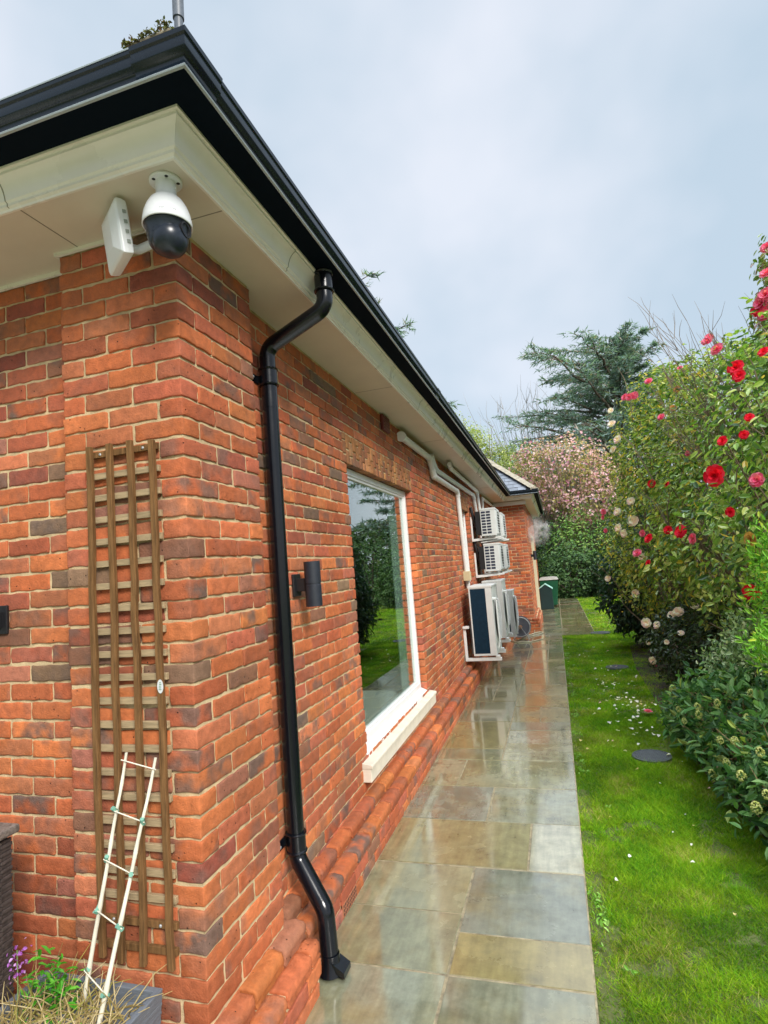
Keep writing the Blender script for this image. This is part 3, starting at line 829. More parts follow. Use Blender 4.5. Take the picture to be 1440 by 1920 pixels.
for i, (x0, x1, y0, y1) in enumerate(sl_r):
    c = PS[fixed.get(i, random.randrange(len(PS)))]
    if y0 > 5 and i not in fixed: c = random.choice([PS[1], PS[4], (.19, .14, .065), PS[0], (.165, .115, .055)])
    q = random.uniform(.88, 1.12); c = (c[0]*q*1.42, c[1]*q*1.44, c[2]*q*1.5, random.random())
    k = len(sv_); e = .0015; dz = random.uniform(-.0015, .0015)
    a0, a1, b0, b1 = x0+J, x1-J, y0+J, y1-J
    tx, ty = random.uniform(-.0004, .0004), random.uniform(-.0004, .0004)
    for (xx, yy, zz) in ((a0, b0, -.03), (a1, b0, -.03), (a1, b1, -.03), (a0, b1, -.03), (a0, b0, -.004), (a1, b0, -.004), (a1, b1, -.004), (a0, b1, -.004),
                         (a0+e, b0+e, 0), (a1-e, b0+e, 0), (a1-e, b1-e, 0), (a0+e, b1-e, 0)):
        sv_.append((xx+random.uniform(-.001, .001), yy+random.uniform(-.001, .001), zz+dz+(tx*(1 if xx > (a0+a1)/2 else -1)+ty*(1 if yy > (b0+b1)/2 else -1) if zz > -.02 else 0))); sc_.append(c)
    sf_ += [(k, k+1, k+5, k+4), (k+1, k+2, k+6, k+5), (k+2, k+3, k+7, k+6), (k+3, k, k+4, k+7), (k+4, k+5, k+9, k+8), (k+5, k+6, k+10, k+9), (k+6, k+7, k+11, k+10), (k+7, k+4, k+8, k+11), (k+8, k+9, k+10, k+11)]
tag(npmesh('path', np.array(sv_), np.array(sf_), SLAB, None, np.array(sc_)), kind='structure')
# flower bed soil
bed = [(2.45, 1.0), (2.32, 1.9), (2.2, 2.9), (2.2, 4.2), (2.2, 5.1), (2.24, 7.5), (2.4, 9.5), (2.9, 10.6), (4.5, 11.2), (9, 11), (9, -2), (2.6, -2)]
tag(MB().add([(x, y, -.012) for x, y in bed], [tuple(range(len(bed)))]).build('flower_bed', SOIL), kind='structure')

# ---- grass
def in_bed(x, y):
    inside = np.zeros(len(x), bool); n = len(bed)
    for i in range(n):
        x0, y0 = bed[i]; x1, y1 = bed[(i+1) % n]
        cond = ((y0 > y) != (y1 > y)) & (x < (x1-x0)*(y-y0)/(y1-y0+1e-12)+x0)
        inside ^= cond
    return inside
def vnoise(x, y, sc, seed):
    """value noise, 0..1"""
    g = np.random.default_rng(seed).random((64, 64)); x = x*sc+100; y = y*sc+100
    xi, yi = np.floor(x).astype(int), np.floor(y).astype(int); fx, fy = x-xi, y-yi; fx = fx*fx*(3-2*fx); fy = fy*fy*(3-2*fy)
    G = lambda a, b: g[a % 64, b % 64]
    return (G(xi, yi)*(1-fx)+G(xi+1, yi)*fx)*(1-fy)+(G(xi, yi+1)*(1-fx)+G(xi+1, yi+1)*fx)*fy
def grass(zones):
    V, C = [], []
    for (x0, x1, y0, y1, n, h, w) in zones:
        x = RNG.uniform(x0, x1, n); y = RNG.uniform(y0, y1, n)
        patch = (vnoise(x, y, 3.2, 1)-.5)*3+(vnoise(x, y, 9, 2)-.5)*2.4+(vnoise(x, y, 26, 3)-.5)*1.6
        bare = (vnoise(x, y, 5.5, 4)*.6+vnoise(x, y, 17, 5)*.4 > .70) | ((x < 1.33) & (y < 11) & (vnoise(x, y, 7, 6) > .55))
        keep = ~(in_bed(x-np.where(y > 4.3, .46, .28)-.12*(vnoise(x, y, 6, 21)-.5), y) & (RNG.random(n) > .04)) & ~((x < 1.243-.02*(vnoise(x, y, 8, 31) > .5)) & (y < 11.33)) & ~((x < 1.935) & (y < 21.2) & (y > 11.3)) & ~(bare & (RNG.random(n) > .25))
        keep &= ((x-1.876)**2+(y-3.64)**2 > .165**2) & ((x-1.994)**2+(y-7.59)**2 > .17**2)
        x, y, patch = x[keep], y[keep], patch[keep]; n = len(x)
        hh = h*.85*RNG.uniform(.3, 1.3, n)*(1+.3*np.tanh(patch)); a = RNG.uniform(0, 6.283, n); lean = RNG.uniform(.4, 1.9, n)*hh
        b = RNG.uniform(0, 6.283, n); ww = w*RNG.uniform(.6, 1.2, n)
        z0 = np.full(n, -.031)
        p0 = np.stack([x-np.cos(b)*ww/2, y-np.sin(b)*ww/2, z0], 1); p1 = np.stack([x+np.cos(b)*ww/2, y+np.sin(b)*ww/2, z0], 1)
        p2 = np.stack([x+np.cos(a)*lean, y+np.sin(a)*lean, z0+hh], 1)
        V.append(np.stack([p0, p1, p2], 1).reshape(-1, 3))
        base = np.array([(.125, .28, .010)]); t = np.clip(RNG.random((n, 1))*.62+.38*vnoise(x, y, 4.5, 9)[:, None]*1.3-.04, 0, 1)
        yel = np.array([(.23, .33, .015)]); drk = np.array([(.065, .19, .010)]); dry = np.array([(.36, .31, .10)])
        c = np.where(t < .26, drk, np.where(t < .56, base, np.where(t < .86, yel, dry)))*RNG.uniform(.7, 1.3, (n, 1))*(1+.28*np.tanh(patch))[:, None]
        C.append(np.repeat(c, 3, axis=0))
    V = np.concatenate(V); C = np.concatenate(C)
    return tag(npmesh('grass', V, np.arange(len(V)).reshape(-1, 3), GRASSM, None, C), 'short damp green lawn grass beside the stone path', 'grass', kind='stuff')
grass([(1.215, 2.7, -.2, 2.2, 190000, .030, .0036), (1.215, 2.6, 2.2, 5, 140000, .032, .0050), (1.235, 2.6, 5, 11.4, 90000, .036, .009),
       (1.9, 6.5, 10.5, 21.5, 90000, .04, .02), (6.5, 30, 6, 60, 60000, .06, .09), (1.9, 6.5, 21.5, 60, 15000, .06, .07)])

wn_ = 150
wx = 1.26+np.abs(RNG.normal(0, .05, wn_)); wy = RNG.uniform(.3, 9, wn_)
cl_ = vnoise(wx, wy, 3.0, 12) > .5; wx, wy = wx[cl_], wy[cl_]
WP = np.repeat(np.stack([wx, wy, np.full(len(wx), -.012)], 1), 6, axis=0)+RNG.normal(0, .012, (len(wx)*6, 3))*[1, 1, .3]
# ------------------------------------------------------------------ objects on the house
# downpipe
dp = thing('downpipe', (-.04, .78, 0), 'tall glossy black round downpipe with swan neck bends beside the corner pier', 'drainpipe')
pr = .040
pts = [(-.04, .78, .47), (-.04, .78, 2.90), (.305, .755, 3.055), (.305, .755, 3.20)]
body = [Vector((.132, .70, .045)), Vector((.128, .703, .07))]
low = rounded([(.132, .70, .06), (.118, .71, .26), (-.04, .78, .44), (-.04, .78, .6)], .085, 8)
upr = rounded([(-.04, .78, 2.6), (-.04, .78, 2.92), (.305, .755, 3.055), (.305, .755, 3.22)], .075, 9)
MB().tube([(-.04, .78, .5), (-.04, .78, 2.8)], pr, 28).build('pipe', BLACKP, dp, smooth='auto')
MB().tube(low, pr, 28).build('lower_bend', BLACKP, dp, smooth='auto')
MB().tube(upr, pr, 28).build('upper_bend', BLACKP, dp, smooth='auto')
def collar(z0, z1, x=-.04, y=.78):
    return MB().lathe([(pr-.002, z0), (pr+.009, z0), (pr+.011, z0+.005), (pr+.009, z0+.01), (pr+.005, z0+.012), (pr+.005, z1-.012), (pr+.009, z1-.01), (pr+.011, z1-.005), (pr+.009, z1), (pr-.002, z1)], (x, y, 0), 32)
collar(2.72, 2.81).build('collar', BLACKP, dp, smooth='auto')
collar(.465, .555).build('collar', BLACKP, dp, smooth='auto')
collar(3.135, 3.235, .305, .755).build('collar', BLACKP, dp, smooth='auto')
for z in (2.76, .51):
    b = MB().box(XS, -.06, .765, .795, z-.02, z+.02).box(XS, XS+.008, .70, .86, z-.022, z+.022).build('bracket', BLACKP, dp, bevel=.003)
    MB().lathe([(0, .011), (.006, .010), (.009, .004), (.009, 0)], (XS+.008, .712, z), 12, 'X').build('screw', GALV, b, smooth=True)
MB().lathe([(pr, .09), (pr+.002, .05), (pr+.012, .018), (pr+.014, .012), (pr+.005, .012)], (.135, .698, 0), 28).add([(.10, .67, .05), (.10, .73, .05), (.21, .66, .012), (.21, .74, .012), (.21, .66, .035), (.21, .74, .035), (.12, .66, .09), (.12, .74, .09)],
    [(0, 1, 3, 2), (2, 3, 5, 4), (4, 5, 7, 6), (0, 2, 4, 6), (1, 3, 5, 7)]).build('shoe', BLACKP, dp, smooth='auto')

# wall lights
def wall_light(loc, face_dir, label):
    t = thing('wall_light', loc, label, 'wall light', 'black cylinder wall lights')
    x, y, z = loc; d = Vector(face_dir); pd = d.orthogonal() if False else Vector((-d.y, d.x, 0))
    c = Vector(loc)+d*.105
    MB().lathe([(0, .0), (.030, .0), (.030, .01), (.027, .012)], (0, 0, 0), 4) if False else None
    pl = MB()
    w, h = .045, .06
    a = Vector(loc)
    vs = []
    for s in (0, .014):
        for u_, v_ in ((-w, -h), (w, -h), (w, h), (-w, h)): vs.append(a+d*s+pd*u_+Vector((0, 0, v_)))
    pl.add(vs, [(0, 1, 2, 3), (4, 5, 6, 7), (0, 1, 5, 4), (1, 2, 6, 5), (2, 3, 7, 6), (3, 0, 4, 7)]).build('back_plate', BLACKM, t, bevel=.004)
    am = MB()
    vs = []
    for s in (.012, .085):
        for u_, v_ in ((-.018, -.035), (.018, -.035), (.018, .035), (-.018, .035)): vs.append(a+d*s+pd*u_+Vector((0, 0, v_)))
    am.add(vs, [(0, 1, 2, 3), (4, 5, 6, 7), (0, 1, 5, 4), (1, 2, 6, 5), (2, 3, 7, 6), (3, 0, 4, 7)]).build('arm', BLACKM, t, bevel=.003)
    r = .044
    sh = MB().lathe([(r-.006, -.10), (r-.004, -.118), (r, -.118), (r, -.006), (r-.002, -.004), (r-.002, .004), (r, .006), (r, .122), (r-.004, .122), (r-.006, .105)], tuple(c), 32).build('shade', mat('shade_black', (.018, .022, .032), .5, var=.2, vscale=30), t, smooth='auto')
    MB().lathe([(0, .108), (r-.005, .108)], tuple(c), 24).build('lens', mat('lens_dark', (.03, .03, .03), .2), sh)
    MB().lathe([(0, -.108), (r-.005, -.108)], tuple(c), 24).build('lens', MATS['lens_dark'], sh)
    return t
wall_light((XS, 1.07, 1.70), (1, 0, 0), 'black cylinder up and down wall light between the downpipe and the large window')
wall_light((-1.012, YF, 1.665), (0, -1, 0), 'black cylinder wall light cut off by the left edge of the photo')
wall_light((XW, 14.1, 1.76), (1, 0, 0), 'small distant black wall light on the side of the far brick wing')

# dome camera
cx, cy, cz = .115, -.195, 3.135
dc = thing('security_camera', (cx, cy, cz), 'white and black dome security camera hanging under the corner of the soffit', 'security camera'); DCS = 1.07
wp = mat('camera_white', (.80, .82, .84), .32)
fl = MB().lathe([(0, -.008), (.048, -.008), (.051, -.005), (.051, 0)], (cx, cy, cz), 36).build('mount_flange', wp, dc, smooth='auto')
for a in (20, 95, 165, 240, 310):
    MB().lathe([(0, -.0088), (.0055, -.0088), (.0055, -.006)], (cx+.039*math.cos(R(a)), cy+.039*math.sin(R(a)), cz), 12).build('screw_hole', BLACKM, fl)
MB().lathe([(.032, -.006), (.0315, -.05), (.033, -.052), (.033, -.058), (.030, -.06)], (cx, cy, cz), 32).lathe([(0, .036), (.004, .036), (.004, .03)], (cx, cy, cz-.032), 10, 'X').build('neck', wp, dc, smooth='auto')
hz = MB().lathe([(.030, -.056), (.040, -.060), (.052, -.072), (.063, -.092), (.071, -.115), (.0755, -.140), (.0765, -.155), (.0745, -.158), (.071, -.152)], (cx, cy, cz), 48).build('housing', wp, dc, smooth=True)
dkm = mat('camera_black', (.016, .022, .034), .3, var=.25, vscale=60)
hd = MB().lathe([(0, -.15), (.0705, -.152), (.0705, -.160), (.066, -.165), (.0625, -.195), (.058, -.215), (.046, -.232), (.025, -.24), (0, -.242)], (cx, cy, cz), 40).build('dark_dome', dkm, dc, smooth='auto')
# the tilting eye ball, turned towards the path
bx_, by_, bz_ = cx+.012, cy-.008, cz-.205
prof = [(.0, -.056)]+[(.056*math.sin(t), -.056*math.cos(t)) for t in [i*math.pi/14 for i in range(1, 14)]]+[(0, .056)]
MB().lathe(prof, (bx_, by_, bz_), 32).build('eye_ball', dkm, dc, smooth=True)
MB().lathe([(.022, .0), (.024, .008), (.025, .018), (.020, .018), (.018, .008), (0, .008)], (bx_+.040, by_+.006, bz_+.022), 28, 'X').build('lens_ring', BLACKM, dc, smooth='auto')
for i in range(16):
    a = R(random.uniform(190, 340)); zz = random.uniform(-.2, -.168); r_ = .066+(zz+.165)*.12
    MB().lathe([(.0, .0014), (.0013, .0008), (.0018, 0)], (cx+r_*math.cos(a), cy+r_*math.sin(a), cz+zz), 6).build('water_drop', mat('water', (.02, .03, .04), .05), hd)
def text_mesh(s, size, mtx, m, parent, name='lettering'):
    cu_ = bpy.data.curves.new(name, 'FONT'); cu_.body = s; cu_.size = size; cu_.extrude = .0003; cu_.align_x = 'CENTER'; cu_.align_y = 'CENTER'
    tmp = bpy.data.objects.new('tmp', cu_); COL.objects.link(tmp)
    bpy.context.view_layer.update()
    me = bpy.data.meshes.new_from_object(tmp.evaluated_get(bpy.context.evaluated_depsgraph_get()))
    bpy.data.objects.remove(tmp); bpy.data.curves.remove(cu_)
    me.transform(mtx); me.transform(Matrix.Translation(-world_loc(parent))); me.materials.clear(); me.materials.append(m)
    o = bpy.data.objects.new(name, me); COL.objects.link(o); o.parent = parent; return o
az = R(-52)   # direction on the housing that faces the photographer
def on_cyl(s, size, r, z, az, m, parent):
    # bend the lettering round the housing
    cu_ = text_mesh(s, size, Matrix.Identity(4), m, parent)
    me = cu_.data; L = world_loc(parent)
    me.transform(Matrix.Translation(L))
    for v in me.vertices:
        a = az+v.co.x/r; zz = z+v.co.y; rr = r+.0006+v.co.z-(v.co.y)*.23
        v.co = Vector((cx+rr*math.cos(a), cy+rr*math.sin(a), zz))
    me.transform(Matrix.Translation(-L))
on_cyl('HIKVISION', .0105, .0742, cz-.137, az, mat('logo_grey', (.35, .36, .38), .5), dc)

dc.scale = (DCS, DCS, DCS)
# flat antenna panel beside it
ap = thing('wireless_antenna', (-.09, -.10, 3.135), 'white flat square wireless antenna panel on a curved bracket beside the dome camera', 'antenna')
pc = Vector((-.147, -.150, 3.022)); nrm = Vector((-.56, -.82, -.12)).normalized()
ud_ = Vector((.82, -.56, 0)).normalized(); vd_ = nrm.cross(ud_); vd_ = vd_ if vd_.z > 0 else -vd_
def panel_prism(pr_list, m, name, parent, bevel=0):
    vs = []; n = 4
    for hw, hh, t in pr_list:
        for u_, v_ in ((-hw, -hh), (hw, -hh), (hw, hh), (-hw, hh)): vs.append(pc+ud_*u_+vd_*v_+nrm*t)
    fs = [tuple(range(4))]+[(i*4+k, i*4+(k+1) % 4, i*4+4+(k+1) % 4, i*4+4+k) for i in range(len(pr_list)-1) for k in range(4)]+[tuple((len(pr_list)-1)*4+k for k in range(4))]
    return MB().add(vs, fs).build(name, m, parent, bevel=bevel)
pn = panel_prism([(.080, .084, -.036), (.091, .096, -.030), (.094, .099, -.012), (.094, .099, .004), (.086, .090, .010), (.042, .057, .022)], wp, 'panel', ap, .003)
nm = MB()
for i in range(4):
    v0 = -.063+i*.036
    vs = [pc+ud_*.0945+vd_*(v0+a)+nrm*b for a, b in ((0, -.024), (.013, -.024), (.013, -.012), (0, -.012))]
    nm.add(vs+[v+ud_*.0012 for v in vs], [(0, 1, 2, 3), (4, 5, 6, 7), (0, 1, 5, 4), (1, 2, 6, 5), (2, 3, 7, 6), (3, 0, 4, 7)])
nm.build('grey_slots', mat('slot_grey', (.28, .31, .28), .6), pn)
br0 = pc-nrm*.036-vd_*.03
arm = rounded([tuple(br0), tuple(br0-nrm*.045), (-.055, -.055, 3.03), (-.05, -.03, 3.10), (-.05, -.03, 3.13)], .018, 5)
MB().tube(arm, .016, 16).build('curved_arm', wp, ap, smooth='auto')
MB().lathe([(.0, -.008), (.032, -.008), (.034, 0), (.034, .002)], (-.05, -.03, 3.134), 24).build('arm_base', wp, ap, smooth='auto')

# ------------------------------------------------------------------ trellis
tr = thing('trellis', (-.257, 0, .47), 'narrow weathered wooden trellis of four uprights fixed on the brick pier', 'trellis')
zs0, zs1 = .475, 2.285
for i in range(22):
    z = zs1-.012-i*.0838
    ox_ = random.uniform(-.004, .004); m_ = WOOD if i in (0, 20, 21) else WOOD2
    s = MB().box(-.408+ox_, -.103+ox_, -.018, -.003, z-.012, z+.012).build('slat', m_, tr, bevel=.0015)
    s.rotation_euler.y = 0
for i, (xt, xb) in enumerate(((-.402, -.404), (-.307, -.312), (-.213, -.221), (-.118, -.119))):
    p = []; nseg = 14
    off = [random.uniform(-.003, .003) for _ in range(nseg+1)]
    vs = []; fs = []
    for j in range(nseg+1):
        t = j/nseg; z = zs0-.012*(i == 3)+(zs1+.02-zs0)*t; xc = xb+(xt-xb)*t+off[j]*(1 if 0 < j < nseg else .3)
        yy = -.020+off[j]*.4-(.012*(1-t)**3 if i in (1, 2) else 0)
        for dx, dy in ((-.0115, 0), (.0115, 0), (.0115, -.017), (-.0115, -.017)): vs.append((xc+dx, yy+dy, z))
    fs = [(j*4+k, j*4+(k+1) % 4, j*4+4+(k+1) % 4, j*4+4+k) for j in range(nseg) for k in range(4)]+[(3, 2, 1, 0), (nseg*4, nseg*4+1, nseg*4+2, nseg*4+3)]
    MB().add(vs, fs).build('upright', WOOD, tr, bevel=.002)
for x_, z_ in ((-.36, 2.272), (-.165, 2.272), (-.36, .60), (-.165, .595)):
    MB().lathe([(0, -.023), (.004, -.0225), (.006, -.020), (.006, -.017)], (x_, 0, z_), 12, 'Y').build('screw', GALV, tr, smooth=True)
tg = MB()
tgp = [(-.112+.0125*math.cos(a), -.0385, 1.405+.024*math.sin(a)) for a in [i*math.pi/10 for i in range(20)]]
tg.add(tgp+[(x, y-.001, z) for x, y, z in tgp], [tuple(range(20)), tuple(range(20, 40))]+[(i, (i+1) % 20, 20+(i+1) % 20, 20+i) for i in range(20)])
tgo = tg.build('label_tag', mat('tag_white', (.6, .62, .62), .5), tr)
tm = MB()
for i in range(5): tm.box(-.118+.001*i, -.107-.0012*(i % 3), -.0403, -.0396, 1.393+i*.006, 1.3955+i*.006)
tm.build('tag_print', mat('tag_ink', (.12, .25, .16), .6), tgo)

# cane ladder
cl = thing('cane_ladder', (-.3, -.13, .40), 'small ladder of two bamboo canes tied with green ties, leaning from the grey planter', 'plant support')
cA = [Vector((-.395, -.125, .40)), Vector((-.243, -.062, 1.185))]; cB = [Vector((-.262, -.200, .40)), Vector((-.122, -.062, 1.170))]
for a, b in (cA, cB):
    n = 24; ps = [a+(b-a)*(i/n)+Vector((.001*math.sin(i*.7), .001*math.cos(i*.9), 0)) for i in range(n+1)]
    rr = [(.0078-.003*i/n)*(1.22 if i % 6 == 3 else 1) for i in range(n+1)]
    MB().tube(ps, rr, 10).build('cane', BAMBOO, cl, smooth='auto')
for i, t in enumerate((.12, .36, .56, .76, .97)):
    a = cA[0].lerp(cA[1], t)+Vector((-.012, -.008, .002)); b = cB[0].lerp(cB[1], t)+Vector((.012, -.008, -.012))
    rg = MB().tube([a, b], .0022, 6).build('rung', BAMBOO, cl)
    if t < .9:
        for p in (a, b):
            q = MB(); k = Vector((random.uniform(-.6, .6), -.3, random.uniform(-.5, .7))).normalized()
            e = p+Vector((.008 if p is a else -.012, .004, 0))
            q.tube([e-k*.012, e+k*.014], .0075, 6)
            k2 = Vector((k.z, -.2, -k.x)).normalized()
            q.add([e, e+k2*.014+k*.008, e+k2*.018, e+k2*.012-k*.006], [(0, 1, 2, 3)])
            q.build('tie', TIE, rg)

# planter
PX0, PX1, PY0, PY1, PZ = -.64, -.14, -.58, -.048, .42
pt = thing('planter', (-.39, -.31, 0), 'dark grey ribbed square planter filled with dead stems in the bottom left corner', 'planter')
pm = MB(); t_ = .022; tpz = .03
def frus(x0, x1, y0, y1, z0, x2, x3, y2, y3, z1):
    return [(x0, y0, z0), (x1, y0, z0), (x1, y1, z0), (x0, y1, z0), (x2, y2, z1), (x3, y2, z1), (x3, y3, z1), (x2, y3, z1)]
vs = frus(PX0+tpz, PX1-tpz, PY0+tpz, PY1-tpz, 0, PX0, PX1, PY0, PY1, PZ)+frus(PX0+t_, PX1-t_, PY0+t_, PY1-t_, PZ, PX0+t_+.01, PX1-t_-.01, PY0+t_+.01, PY1-t_-.01, PZ-.10)
pm.add(vs, [(3, 2, 1, 0), (0, 1, 5, 4), (1, 2, 6, 5), (2, 3, 7, 6), (3, 0, 4, 7), (4, 5, 9, 8), (5, 6, 10, 9), (6, 7, 11, 10), (7, 4, 8, 11), (8, 9, 13, 12), (9, 10, 14, 13), (10, 11, 15, 14), (11, 8, 12, 15)])
for i in range(14):
    z = .03+i*.026; d = tpz*(1-z/PZ)
    pm.box(PX0+d-.0015, PX1-d+.0015, PY0+d-.0015, PY1-d+.0015, z, z+.012)
pm.build('pot', PLANTER, pt, bevel=.003)
MB().box(PX0+.035, PX1-.035, PY0+.035, PY1-.035, PZ-.14, PZ-.055).build('soil', SOIL, pt)
# rattan piece at the frame's left edge
rt_ = thing('rattan_planter', (-.86, -.32, 0), 'tall dark woven rattan planter cut off by the left edge of the photo', 'rattan planter')
rx0, rx1, ry0_, ry1_, rz = -1.15, -.705, -.45, -.12, .915
rmb = MB()
rmb.box(rx0+.008, rx1-.008, ry0_+.008, ry1_-.008, 0, rz)
nrow = 66
for i in range(nrow):
    z = .01+i*(rz-.02)/nrow
    for j in range(8):
        y = ry0_+.02+(ry1_-ry0_-.04)*j/7; o_ = .006 if (i+j) % 2 else .001
        rmb.box(rx1-.01, rx1-.003+o_, y-.022, y+.022, z, z+.012)
    for j in range(12):
        x = rx0+.02+(rx1-rx0-.04)*j/11; o_ = .006 if (i+j) % 2 else .001
        rmb.box(x-.02, x+.02, ry0_+.003-o_, ry0_+.012, z, z+.012)
rmb.build('woven_body', RATTAN, rt_, bevel=.0015)
MB().box(rx0-.02, rx1+.02, ry0_-.02, ry1_+.02, rz, rz+.03).build('rim', mat('rattan_rim', (.16, .13, .11), .6, var=.5, vscale=70, bump=.8, bscale=120), rt_, bevel=.008)
MB().box(rx0+.03, rx1-.03, ry0_+.03, ry1_-.03, rz+.03, rz+.034).build('soil', SOIL, rt_)

# dead stems, leaves and flower in the planter
dg = thing('dead_plant', (-.36, -.32, PZ-.06), 'tangle of straw coloured dead stems filling the grey planter', 'plant')
ds = MB()
for i in range(900):
    x = random.uniform(PX0+.04, PX1-.05); y = random.uniform(PY0+.04, PY1-.06); z = PZ-.055
    a = random.uniform(0, 6.28); L = random.uniform(.06, .2); tl = random.uniform(.3, 1.25)
    p = [Vector((x, y, z))]; d = Vector((math.cos(a)*math.sin(tl), math.sin(a)*math.sin(tl), math.cos(tl)))
    for k in range(3):
        d = (d+Vector((random.uniform(-.3, .3), random.uniform(-.3, .3), -.22))).normalized(); p.append(p[-1]+d*L/3)
    if max(q.y for q in p) > -.012: continue
    if p[-1].z < PZ-.06: p[-1].z = PZ-.05
    c = random.choice([(.52, .40, .18), (.42, .31, .12), (.62, .50, .28), (.26, .19, .07), (.38, .34, .08)])
    ds.tube(p, [.0027, .0022, .0017, .0008], 4, c=(*c, 1))
ds.build('dead_stems', LEAFM, dg)
gp = thing('wallflower', (-.52, -.26, PZ-.06), 'small leafy green plant with a purple flower spike in the grey planter', 'plant')

def leaf_arrays(P, N, D, size, asp, C, fold=.25, quad=True):
    """P base, N normal, D direction (unit), size length, asp width/length"""
    n = len(P)
    N = N-D*(N*D).sum(1, keepdims=True); N /= np.maximum(np.linalg.norm(N, axis=1, keepdims=True), 1e-6)
    S_ = np.cross(D, N)
    s = size[:, None]; w = (size*asp)[:, None]/2
    base = P; tip = P+D*s-N*s*.12
    l1 = P+D*s*.28-S_*w*.85+N*w*fold; l2 = P+D*s*.68-S_*w*.8+N*w*fold*.6
    r1 = P+D*s*.28+S_*w*.85+N*w*fold; r2_ = P+D*s*.68+S_*w*.8+N*w*fold*.6
    V = np.stack([base, l1, l2, tip, r2_, r1], 1).reshape(-1, 3)
    k = np.arange(n)*6
    F = np.concatenate([np.stack([k, k+1, k+2, k+3], 1), np.stack([k, k+3, k+4, k+5], 1)])
    return V, F, np.repeat(C, 6, axis=0)
def unit(a): return a/np.maximum(np.linalg.norm(a, axis=1, keepdims=True), 1e-9)
def rnd_dir(n): return unit(RNG.normal(size=(n, 3)))
def pal_cols(pal, w, n, jit=.2):
    w = np.array(w, float); w /= w.sum(); p = np.array(pal)
    return p[RNG.choice(len(p), n, p=w)]*RNG.uniform(1-jit, 1+jit, (n, 1))
def leaf_part(name, P, outward, size, asp, C, m, parent, up=.6, droop=.3, fold=.25):
    n = len(P)
    N = unit(outward*1.0+np.array([0, 0, up])+RNG.normal(0, .55, (n, 3)))
    D = unit(np.cross(N, rnd_dir(n))+outward*.45-np.array([0, 0, droop]))
    V, F, CC = leaf_arrays(P, N, D, size, asp, C, fold)
    return npmesh(name, V, F, m, parent, CC)
# green plant
n = 150; P = np.stack([RNG.normal(-.49, .04, n), RNG.normal(-.16, .03, n), PZ-.05+np.abs(RNG.normal(.08, .05, n))], 1); P[:, 1] = np.minimum(P[:, 1], -.08)
o_ = unit(P-np.array([-.50, -.25, PZ-.05]))
leaf_part('leaves', P, o_, RNG.uniform(.025, .05, n), .34, pal_cols([(.08, .34, .02), (.14, .42, .04), (.05, .2, .02)], [3, 2, 1], n), LEAFM, gp)
n = 46; P = np.stack([RNG.normal(-.565, .016, n), RNG.normal(-.22, .014, n), RNG.uniform(PZ+.09, PZ+.19, n)], 1)
leaf_part('flower_spike', P, rnd_dir(n), RNG.uniform(.009, .015, n), .8, pal_cols([(.5, .18, .62), (.62, .34, .72), (.36, .10, .45)], [3, 2, 1], n), PETAL, gp)
MB().tube([(-.54, -.25, PZ-.05), (-.56, -.225, PZ+.06), (-.567, -.22, PZ+.18)], .002, 5, c=(.2, .3, .1, 1)).build('stem', LEAFM, gp)
for i, (x, y, lb) in enumerate(((-.40, -.46, 'bright green seedling at the front of the grey planter among straw'), (-.24, -.33, 'little green seedling near the right rim of the grey planter'))):
    s_ = thing('seedling', (x, y, PZ-.06), lb, 'plant', 'seedlings in the grey planter')
    n = 60; P = np.stack([RNG.normal(x, .035, n), RNG.normal(y, .03, n), PZ-.05+np.abs(RNG.normal(.04, .025, n))], 1)
    leaf_part('leaves', P, rnd_dir(n), RNG.uniform(.02, .04, n), .4, pal_cols([(.12, .36, .03), (.2, .42, .06)], [1, 1], n), LEAFM, s_)

